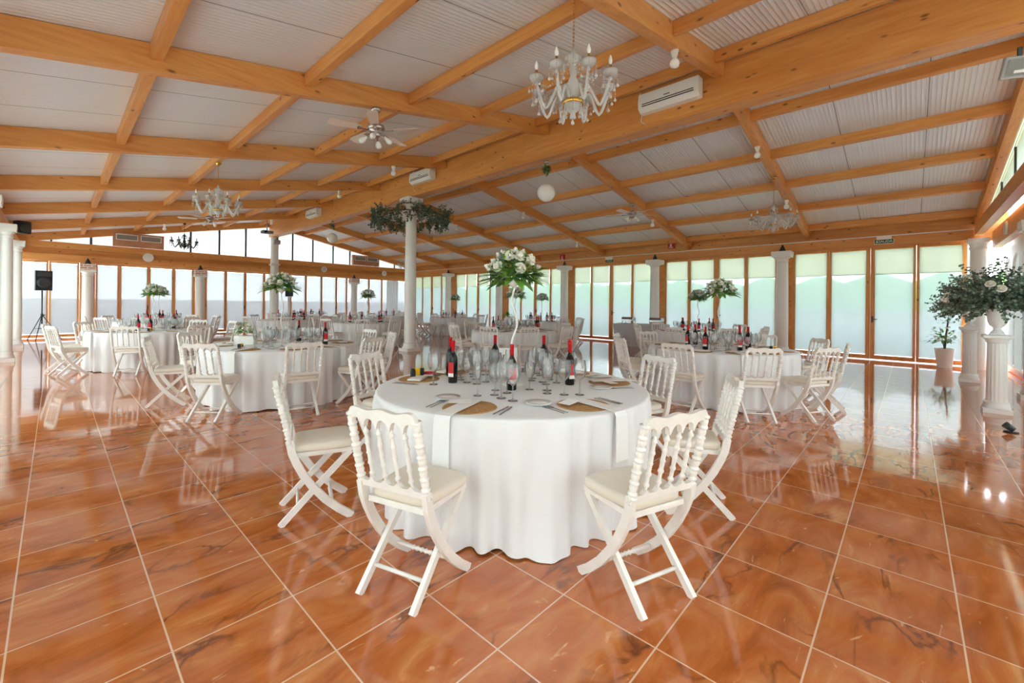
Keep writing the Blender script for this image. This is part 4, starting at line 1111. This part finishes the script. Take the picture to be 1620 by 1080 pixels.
# ---------------------------------------------------------------- ceiling fans
def fan(loc, rod, label, rot, silver=True, s=1.0):
    f = empty('ceiling_fan', loc, rot); tag(f, label, 'ceiling fan')
    mt = M['fanmetal']
    mb = MB(); mb.lathe([(.0, 0), (.065, 0), (.07, -.02), (.06, -.05), (.02, -.06)], 20); mb.build('canopy', mt, f)
    mb = MB(); mb.lathe([(.012, -.05), (.012, -rod)], 10); mb.build('downrod', mt, f)
    z = -rod
    mb = MB(); mb.lathe([(.02, z+.02), (.06, z), (.115, z-.03), (.125, z-.06), (.11, z-.09), (.06, z-.11), (.06, z-.13), (.07, z-.16), (.04, z-.19), (.0, z-.2)], 24); mb.build('motor', mt, f)
    for k in range(5):
        a = 2*PI*k/5; R = Matrix.Rotation(a, 4, 'Z') @ Matrix.Translation((0, 0, z-.09)) @ Matrix.Rotation(math.radians(11), 4, 'X')
        mb = MB(); pts = [(.2, -.05), (.26, -.062), (.58, -.075), (.62, -.06), (.625, 0), (.62, .06), (.58, .075), (.26, .062), (.2, .05)]
        mb.prism([(p*s, q) for p, q in pts], 'z', -.004, .004, R); bl = mb.build('blade', M['fanwood'], f)
        mb = MB(); mb.prism([(.1, -.02), (.17, -.015), (.24*s, -.04), (.25*s, 0), (.24*s, .04), (.17, .015), (.1, .02)], 'z', -.012, -.006, R); mb.build('bracket', mt, bl)
    for k in range(4):
        a = 2*PI*k/4 + .5; ca, sa = math.cos(a), math.sin(a)
        mb = MB(); mb.sweep([(.05*ca, .05*sa, z-.16), (.1*ca, .1*sa, z-.175), (.125*ca, .125*sa, z-.19)], .014, 8); l = mb.build('lamp_arm', mt, f)
        R = Matrix.Translation((.12*ca, .12*sa, z-.18)) @ Vector((ca*.75, sa*.75, -.66)).to_track_quat('Z', 'Y').to_matrix().to_4x4()
        mb = MB(); mb.lathe([(.016, 0), (.018, .02), (.035, .06), (.042, .09), (.035, .12), (.0, .135)], 12, R, cap=False); mb.build('bulb', M['bulb'], l)
    mb = MB(); mb.sweep([(.02, 0, z-.19), (.02, 0, z-.36)], .0018, 4); mb.sweep([(-.02, .01, z-.19), (-.02, .01, z-.33)], .0018, 4); mb.build('pull_chain', M['steel'], f)
fan((3.04, 5.475, under(3.04)), .22, 'ceiling fan with five pale blades hanging under the second rafter', .35)
fan((3.15, 15.41, under(3.15)), .2, 'white ceiling fan hanging behind the gold chandelier over the west side', .1, s=1.3)
fan((10.75, 5.565, under(10.75)), .2, 'silver ceiling fan hanging over the patio side', .6, s=1.2)

# ---------------------------------------------------------------- paper globes, bulbs, air conditioners
def globe(x, y, zc, r, top, label):
    g = empty('globe_lamp', (x, y, top)); tag(g, label, 'globe lamp', 'white globe lamps under the ridge beam')
    mb = MB(); mb.lathe([(.0, 0), (.05, -.001), (.05, -.03), (.0, -.035)], 16); mb.build('canopy', M['steel'], g)
    mb = MB(); mb.sweep([(0, 0, -.03), (0, 0, zc-top+r*.98)], .004, 6); mb.build('cord', M['chain_white'], g)
    mb = MB(); mb.ball((0, 0, zc-top), r, 28); mb.build('shade', M['bulb'], g)
    mb = MB(); rd = random.Random(int(y)); 
    for i in range(46):
        d = rnd_dir(rd, -1, .6); mb.cur = rd.choice((0, 1)); leaf(mb, (d.x*.03, d.y*.03, -.1 - .1*rd.random()), d, rd.uniform(.06, .13), .05, seg=2)
    mb.build('leaf_sprig', [M['leaf_dark'], M['euca_dark']], g)
globe(7.05, 5.62, 3.74, .19, 4.398, 'white globe lamp with leaf sprig under the ridge beam, closest to the entrance')
globe(7.05, 15.8, 3.77, .19, 4.398, 'white globe lamp under the ridge beam beyond the garlanded column')
def lamp(x, y, z, label):
    l = empty('ceiling_lamp', (x, y, z)); tag(l, label, 'lamp', 'white bulb lamps under the rafters')
    mb = MB(); mb.lathe([(.0, 0), (.05, 0), (.045, -.03), (.03, -.08), (.028, -.1)], 14); mb.build('socket', M['appliance'], l)
    mb = MB(); mb.lathe([(.022, -.095), (.05, -.13), (.062, -.165), (.05, -.205), (.0, -.225)], 16, cap=False); mb.build('bulb', M['bulb'], l)
for (x, y, w) in ((5.17, 2.135, 'first west rafter, between gold chandelier and ridge beam'), (9.2, 2.165, 'first patio side rafter, above the gold chandelier'), (11.9, 2.165, 'first patio side rafter, beside the gold chandelier'), (5.35, 8.815, 'third west rafter near the ridge beam'),
                  (10.1, 8.965, 'third patio side rafter'), (13.1, 8.965, 'third patio side rafter above the windows'), (10.1, 12.265, 'fourth patio side rafter'), (5.6, 12.115, 'fourth west rafter near the ridge beam'),
                  (5.9, 18.765, 'last west rafter beside the projector'), (2.55, 18.765, 'last west rafter beside the black chandelier'), (12.0, 5.565, 'second patio side rafter')):
    lamp(x, y, under(x), 'white bulb lamp under the ' + w)
def aircon(y0, y1, z0, label):
    a = empty('air_conditioner', (6.848, (y0+y1)/2, z0)); tag(a, label, 'air conditioner', 'white air conditioners on the ridge beam')
    h = (y1-y0)/2; D = -.2
    mb = MB(); mb.prism([(0, 0), (D*.6, 0), (D*.95, .05), (D, .14), (D*.9, .29), (0, .3)], 'y', -h, h); 
    mb.build('housing', M['appliance'], a)
    mb = MB()
    for k in range(2): mb.prism([(D*.99-.004, .072+.032*k), (D*.99-.002, .086+.032*k), (D*.9, .086+.032*k), (D*.9, .072+.032*k)], 'y', -h*.86, h*.86)
    mb.build('outlet_slots', M['slot'], a)
    mb = MB(); mb.box(D-.004, D+.01, -.05, .05, .15, .165); mb.build('display', M['grey'], a)
    mb = MB(); mb.sweep([(-.03, h+.02, .22), (-.03, h+.04, .34), (-.03, h+.05, .44)], .014, 6); mb.sweep([(-.05, h+.002, .02), (-.04, h+.02, -.1), (-.02, h-.06, -.17)], .006, 6); mb.build('pipe', M['appliance'], a)
aircon(2.38, 3.36, 4.62, 'white air conditioner on the ridge beam near the big gold chandelier')
aircon(9.2, 10.15, 4.66, 'white air conditioner on the ridge beam beside the garlanded column')
aircon(16.3, 17.3, 4.64, 'white air conditioner on the ridge beam far beyond the garlanded column')
# floodlights, projector
def floodlight(loc, rz, tilt, label, s=1.0):
    f = empty('floodlight', loc, rz); tag(f, label, 'floodlight')
    T = Matrix.Rotation(tilt, 4, 'X')
    mb = MB(); mb.rbox(-.16*s, .16*s, -.0, .05*s, -.12*s, .12*s, .008, T); mb.build('housing', M['light_grey'], f)
    mb = MB(); mb.box(-.13*s, .13*s, -.006, -.001, -.09*s, .09*s, T); mb.build('glass_front', M['opal'], f)
    mb = MB(); mb.box(-.06*s, .06*s, -.009, -.0065, -.06*s, -.03*s, T); mb.build('lamp_tube', M['bulb'], f)
    mb = MB(); mb.box(-.02*s, .02*s, .02*s, .04*s, .12*s, .24*s); mb.build('bracket', M['dark_metal'], f)
floodlight((7.62, -.93, 4.2), math.radians(-68), .45, 'grey floodlight hanging at the entrance end of the ridge beam', 1.0)
floodlight((7.0, 21.44, 4.13), 0, .1, 'grey floodlight on top of the tall end wall column', .9)
p = empty('projector', (6.0, 19.6, 4.2)); tag(p, 'grey video projector hanging on a steel pole under the west roof', 'projector')
mb = MB(); mb.rbox(-.2, .2, -.15, .15, .0, .12, .015); mb.build('body', M['grey'], p)
mb = MB(); mb.lathe([(.022, .12), (.022, .62)], 10); mb.build('pole', M['steel'], p)
mb = MB(); mb.lathe([(.05, 0), (.05, .05), (.0, .052)], 14, Matrix.Translation((-.1, -.15, .06)) @ Matrix.Rotation(PI/2, 4, 'X')); mb.build('lens', M['black'], p)

# ---------------------------------------------------------------- loudspeakers
def box_speaker(mb_parent, z, w=.36, h=.58, d=.32):
    pass
s_ = empty('speaker_stand', (-.3, 21.35, 0)); tag(s_, 'black tripod stand under the loudspeaker in the west end corner', 'speaker stand')
mb = MB(); mb.lathe([(.018, .35), (.018, 1.66)], 12); mb.build('pole', M['black'], s_)
mb = MB(); mb.lathe([(.03, .78), (.034, .8), (.034, .86), (.03, .88)], 12); mb.box(.03, .07, -.015, .015, .81, .85); mb.build('collar', M['black'], s_)
for k in range(3):
    a = k*2*PI/3 + .25; ca, sa = math.cos(a), math.sin(a)
    mb = MB(); mb.sweep([(.03*ca, .03*sa, .8), (.46*ca, .46*sa, .02)], .012, 7); l = mb.build('leg', M['black'], s_)
    mb = MB(); mb.ball((.465*ca, .465*sa, .02), .02, 8); mb.build('rubber_foot', M['black'], l)
    mb = MB(); mb.sweep([(.02*ca, .02*sa, .4), (.27*ca, .27*sa, .37)], .008, 6); mb.build('brace', M['black'], s_)
sp = empty('loudspeaker', (-.3, 21.35, 1.662), .25); tag(sp, 'grey loudspeaker on the tripod in the west end corner', 'loudspeaker')
mb = MB(); mb.prism([(-.2, -.17), (.2, -.17), (.15, .17), (-.15, .17)], 'z', 0, .66); mb.build('cabinet', M['black'], sp)
mb = MB(); mb.lathe([(.0, .0), (.1, .006), (.16, .012), (.17, .0)], 24, Matrix.Translation((0, -.172, .26)) @ Matrix.Rotation(PI/2, 4, 'X'), cap=False); mb.build('woofer_grille', M['dark_metal'], sp)
mb = MB(); mb.prism([(-.17, .47), (.17, .47), (.15, .62), (-.15, .62)], 'y', -.178, -.171); mb.build('horn', M['dark_metal'], sp)
def wall_speaker(loc, rz, label, s=1):
    w = empty('wall_speaker', loc, rz); tag(w, label, 'loudspeaker')
    mb = MB(); mb.rbox(-.15*s, .15*s, -.12*s, .12*s, 0, .36*s, .02); mb.build('cabinet', M['black'], w)
    mb = MB(); mb.lathe([(.0, 0), (.11*s, .004), (.115*s, 0)], 20, Matrix.Translation((0, -.122*s, .15*s)) @ Matrix.Rotation(PI/2, 4, 'X'), cap=False); mb.build('grille', M['dark_metal'], w)
wall_speaker((-.6, 17.0, 3.08), .5, 'dark wall speaker high in the west end corner', .9)
wall_speaker((7.35, 20.9, 1.62), -.2, 'black speaker standing on a white stand by the tall end column')
q = MB(); q.lathe([(.16, 0), (.16, .02), (.06, .05), (.06, 1.58), (.13, 1.6), (.13, 1.615)], 20); o = q.build('speaker_plinth', M['white_paint'], None, (7.35, 20.9, 0)); tag(o, 'white slim stand under the black speaker by the tall end column', 'stand')

# ---------------------------------------------------------------- signs, clocks, ducts, curtain
def text_child(parent, txt, size, loc, rot, mat):
    cu = bpy.data.curves.new('lettering', 'FONT'); cu.body = txt; cu.size = size; cu.align_x = 'CENTER'; cu.align_y = 'CENTER'; cu.extrude = .0008
    f = bpy.data.objects.new('lettering_curve', cu); COL.objects.link(f)
    me = bpy.data.meshes.new_from_object(f.evaluated_get(bpy.context.evaluated_depsgraph_get())); bpy.data.objects.remove(f); bpy.data.curves.remove(cu)
    me.materials.clear(); me.materials.append(mat)
    o = bpy.data.objects.new('lettering', me); COL.objects.link(o); o.parent = parent; o.location = loc; o.rotation_euler = rot
s = empty('exit_sign', (14.786, .5, 3.08)); tag(s, 'green exit sign reading SALIDA over the patio door', 'exit sign')
mb = MB(); mb.box(-.006, 0, -.185, .185, 0, .1); mb.build('plate', M['green_sign'], s)
mb = MB(); mb.box(-.005, 0, -.195, .195, -.012, -.001); mb.box(-.005, 0, -.195, -.186, -.001, .1); mb.box(-.005, 0, .186, .195, -.001, .1); mb.build('border', M['card'], s)
mb = MB(); mb.rbox(-.05, 0, -.15, .15, .102, .19, .006); mb.build('lamp_housing', M['appliance'], s)
text_child(s, 'SALIDA', .085, (-.0075, -.03, .05), (PI/2, 0, -PI/2), M['card'])
mb = MB(); mb.lathe([(.0, 0), (.011, 0), (.011, .001), (0, .001)], 10, Matrix.Translation((-.0065, .135, .078)) @ Matrix.Rotation(-PI/2, 4, 'Y')); mb.prism([(.12, .05), (.145, .07), (.155, .062), (.15, .045), (.165, .02), (.155, .015), (.138, .04), (.125, .02), (.115, .025), (.125, .05)], 'x', -.0075, -.0065); mb.build('running_figure', M['card'], s)
s = empty('exit_sign', (14.786, 8.6, 3.1)); tag(s, 'small emergency light and exit plate over the second column windows', 'exit sign')
mb = MB(); mb.rbox(-.05, 0, -.16, .16, .06, .15, .006); mb.build('lamp_housing', M['appliance'], s); mb = MB(); mb.box(-.006, 0, -.17, .17, -.03, .058); mb.build('plate', M['green_sign'], s)
text_child(s, 'SALIDA', .07, (-.0075, 0, .014), (PI/2, 0, -PI/2), M['card'])
for (y, z, lab) in ((6.2, 3.42, 'red fire extinguisher sign between the first and second columns'), (10.95, 3.3, 'red fire extinguisher sign near the third patio column')):
    s = empty('fire_sign', (14.9, y, z)); tag(s, lab, 'fire sign', 'red fire extinguisher signs')
    mb = MB(); mb.box(-.03, .03, -.11, .11, 0, .24); mb.build('plate', M['red_sign'], s)
    mb = MB(); mb.prism([(-.03, .07), (.03, .07), (.03, .16), (.012, .18), (.012, .2), (-.012, .2), (-.012, .18), (-.03, .16)], 'x', -.0325, -.031); mb.box(-.0325, -.031, -.07, .07, .02, .05); mb.build('pictogram', M['card'], s)
def disc(loc, r, axis, label, nm, cat, group=None):
    d = empty(nm, loc); tag(d, label, cat, group)
    R = Matrix.Rotation(PI/2, 4, 'X') if axis == '-y' else (Matrix.Rotation(-PI/2, 4, 'X') if axis == '+y' else Matrix.Rotation(PI, 4, 'X'))
    mb = MB(); mb.lathe([(r, 0), (r, .03), (r*.92, .04), (r*.88, .034)], 24, R, cap=False); mb.build('rim', M['appliance'], d)
    mb = MB(); mb.lathe([(.0, .034), (r*.9, .034)], 24, R, cap=False); mb.build('face', M['clockface'], d); return d, R
disc((2.5, 22.06, 3.06), .17, '-y', 'white oval speaker on the end wall beam under the wooden duct box', 'wall_disc', 'speaker')
for (x, lab) in ((9.43, 'round clock on the end wall beam between tall column and patio corner'), (12.86, 'round clock on the end wall beam nearest the patio corner')):
    d, R = disc((x, 22.06, 3.06), .15, '-y', lab, 'wall_clock', 'clock', 'round clocks on the end wall')
    mb = MB(); mb.box(-.004, .004, -.042, -.038, 0, .09); mb.box(0, .06, -.042, -.038, -.004, .004); mb.lathe([(.05, .0385), (.045, .04)], 16, R, cap=False); mb.build('clock_hands', M['dark_metal'], d)
for i, (x, lab) in enumerate(((12.4, 'round white lamp on the entrance gable beam near the patio corner'), (9.3, 'round white lamp on the entrance gable beam above the closer urn'))):
    disc((x, -1.358, 2.95), .13, '+y', lab, 'wall_mounted_lamp', 'lamp', 'round white lamps on the entrance gable')
def duct(x0, x1, label):
    d = empty('air_duct', ((x0+x1)/2, 21.8, 3.405)); tag(d, label, 'air duct', 'wooden air duct boxes on the end wall')
    h = (x1-x0)/2
    mb = MB(); mb.prism([(-h, 0), (h, 0), (h, .52), (-h, .52)], 'y', 0, .18); mb.build('casing', M['duct'], d)
    for s in (-1, 1):
        a, b = (-h+.08, -.04) if s < 0 else (.04, h-.08)
        mb = MB(); mb.box(a, b, -.012, 0, .24, .26); mb.box(a, b, -.012, 0, .44, .46); mb.box(a, a+.02, -.012, 0, .26, .44); mb.box(b-.02, b, -.012, 0, .26, .44); fr = mb.build('grille_frame', M['card'], d)
        mb = MB(); mb.box(a+.021, b-.021, -.004, -.001, .261, .439)
        for k in range(5): mb.box(a+.021, b-.021, -.01, -.0045, .28+.034*k, .288+.034*k)
        mb.build('grille', M['grille'], fr)
duct(1.46, 2.95, 'wooden duct box with white grilles above the loudspeaker corner'); duct(10.87, 12.4, 'wooden duct box with white grilles near the patio end corner')
mb = MB(); vs = []; fs = []; n = 60
for i in range(n+1):
    x = 12.95 + .75*i/n; y = 21.9 + .035*math.sin(i*.85); vs += [(x, y, .02), (x, y, 2.66)]
for i in range(n): fs.append((2*i, 2*i+2, 2*i+3, 2*i+1))
mb.add(vs, fs, True); tag(mb.build('curtain', M['curtain']), 'white gathered curtain hanging at the end wall near the patio corner', 'curtain')
# floor spotlights at the entrance gable
def spot(x, y, label):
    s = empty('floor_spotlight', (x, y, 0)); tag(s, label, 'floor spotlight', 'small black floor spotlights')
    mb = MB(); mb.lathe([(.06, 0), (.06, .012), (.0, .014)], 16); mb.build('base', M['black'], s)
    mb = MB(); mb.lathe([(.03, 0), (.038, .09), (.034, .09), (.0, .07)], 14, Matrix.Translation((.0, -.02, .03)) @ Matrix.Rotation(-.9, 4, 'X')); mb.build('lamp_head', M['dark_metal'], s)
spot(7.35, -.85, 'small black spotlight on the floor beside the closer pedestal'); spot(13.5, -.95, 'small black spotlight on the floor behind the farther pedestal')
# white column of the entrance gable, cut by the picture edge
column(10.25, -1.42, 2.76, .12, 'white column standing against the entrance gable windows', cone=False)

# ---------------------------------------------------------------- labels of the repeats
def word(i, n):
    if n == 1: return 'only'
    return ORD[i] + ' from left'
bytab = {}
for c, t in CHAIRS: bytab.setdefault(t, []).append(c)
CT = {t[0]: t[1] for t in TABLES}
for t, cs in bytab.items():
    cx, cy = CT[t]; d0 = depth(cx, cy)
    for nm, sel in (('near', [c for c in cs if depth(c.location.x, c.location.y) < d0]), ('far', [c for c in cs if depth(c.location.x, c.location.y) >= d0])):
        sel.sort(key=lambda c: side(c.location.x, c.location.y))
        for i, c in enumerate(sel): c['label'] = 'white chair, %s, %s side of %s' % (word(i, len(sel)), nm, t)
desc = dict(wine_bottle='red capped wine bottle', wine_glass='wine glass', water_glass='short water glass', champagne_flute='champagne flute', placemat='round woven placemat', napkin='folded white napkin',
            menu_card='white menu card', fork='steel fork', knife='steel knife', bread_plate='small white plate', confetti_dot='pink confetti dot')
grp = dict(wine_bottle='wine bottles on the tables', wine_glass='wine glasses on the tables', water_glass='water glasses on the tables', champagne_flute='champagne flutes on the tables', placemat='woven placemats', napkin='white napkins',
           menu_card='menu cards', fork='forks on the entrance table', knife='knives on the entrance table', bread_plate='bread plates', confetti_dot='pink confetti dots')
for (k, t), os_ in ITEMS.items():
    os_.sort(key=lambda o: side(o.location.x, o.location.y) if k != 'napkin' else side(o.location.x + .8*math.cos(o.rotation_euler[2]), o.location.y + .8*math.sin(o.rotation_euler[2])))
    for i, o in enumerate(os_):
        o['label'] = '%s, %s, on %s' % (desc[k], word(i, len(os_)), t); o['group'] = grp[k]

# ---------------------------------------------------------------- daylight
wd = bpy.data.worlds.new('sky'); SC.world = wd; wd.use_nodes = True
nt = wd.node_tree; nt.nodes.clear()
out = nt.nodes.new('ShaderNodeOutputWorld'); bg = nt.nodes.new('ShaderNodeBackground'); L(nt, bg.outputs[0], out.inputs[0])
bg.inputs['Color'].default_value = (.91, .97, 1.09, 1); bg.inputs['Strength'].default_value = 5.0
def portal(loc, rot, sx, sy):
    l = bpy.data.lights.new('portal', 'AREA'); l.shape = 'RECTANGLE'; l.size = sx; l.size_y = sy; l.cycles.is_portal = True
    o = bpy.data.objects.new('portal', l); COL.objects.link(o); o.location = loc; o.rotation_euler = rot
portal((XR+.25, 10.3, 1.55), (0, PI/2, 0), 3.0, 23.6); portal((XL-.25, 10.3, 1.55), (0, -PI/2, 0), 3.0, 23.6)
portal((7, YB+.3, 2.3), (-PI/2, 0, 0), 16, 4.6); portal((7, YN-.3, 2.3), (PI/2, 0, 0), 16, 4.6)
SC.view_settings.view_transform = 'Standard'; SC.view_settings.look = 'None'; SC.view_settings.gamma = 1; SC.view_settings.use_curve_mapping = False
SC.view_settings.exposure = 1.8
SC.cycles.max_bounces = 10; SC.cycles.diffuse_bounces = 6; SC.cycles.glossy_bounces = 4; SC.cycles.transmission_bounces = 6; SC.cycles.transparent_max_bounces = 24
SC.cycles.caustics_reflective = False; SC.cycles.caustics_refractive = False; SC.cycles.use_denoising = True; SC.cycles.sample_clamp_indirect = 6
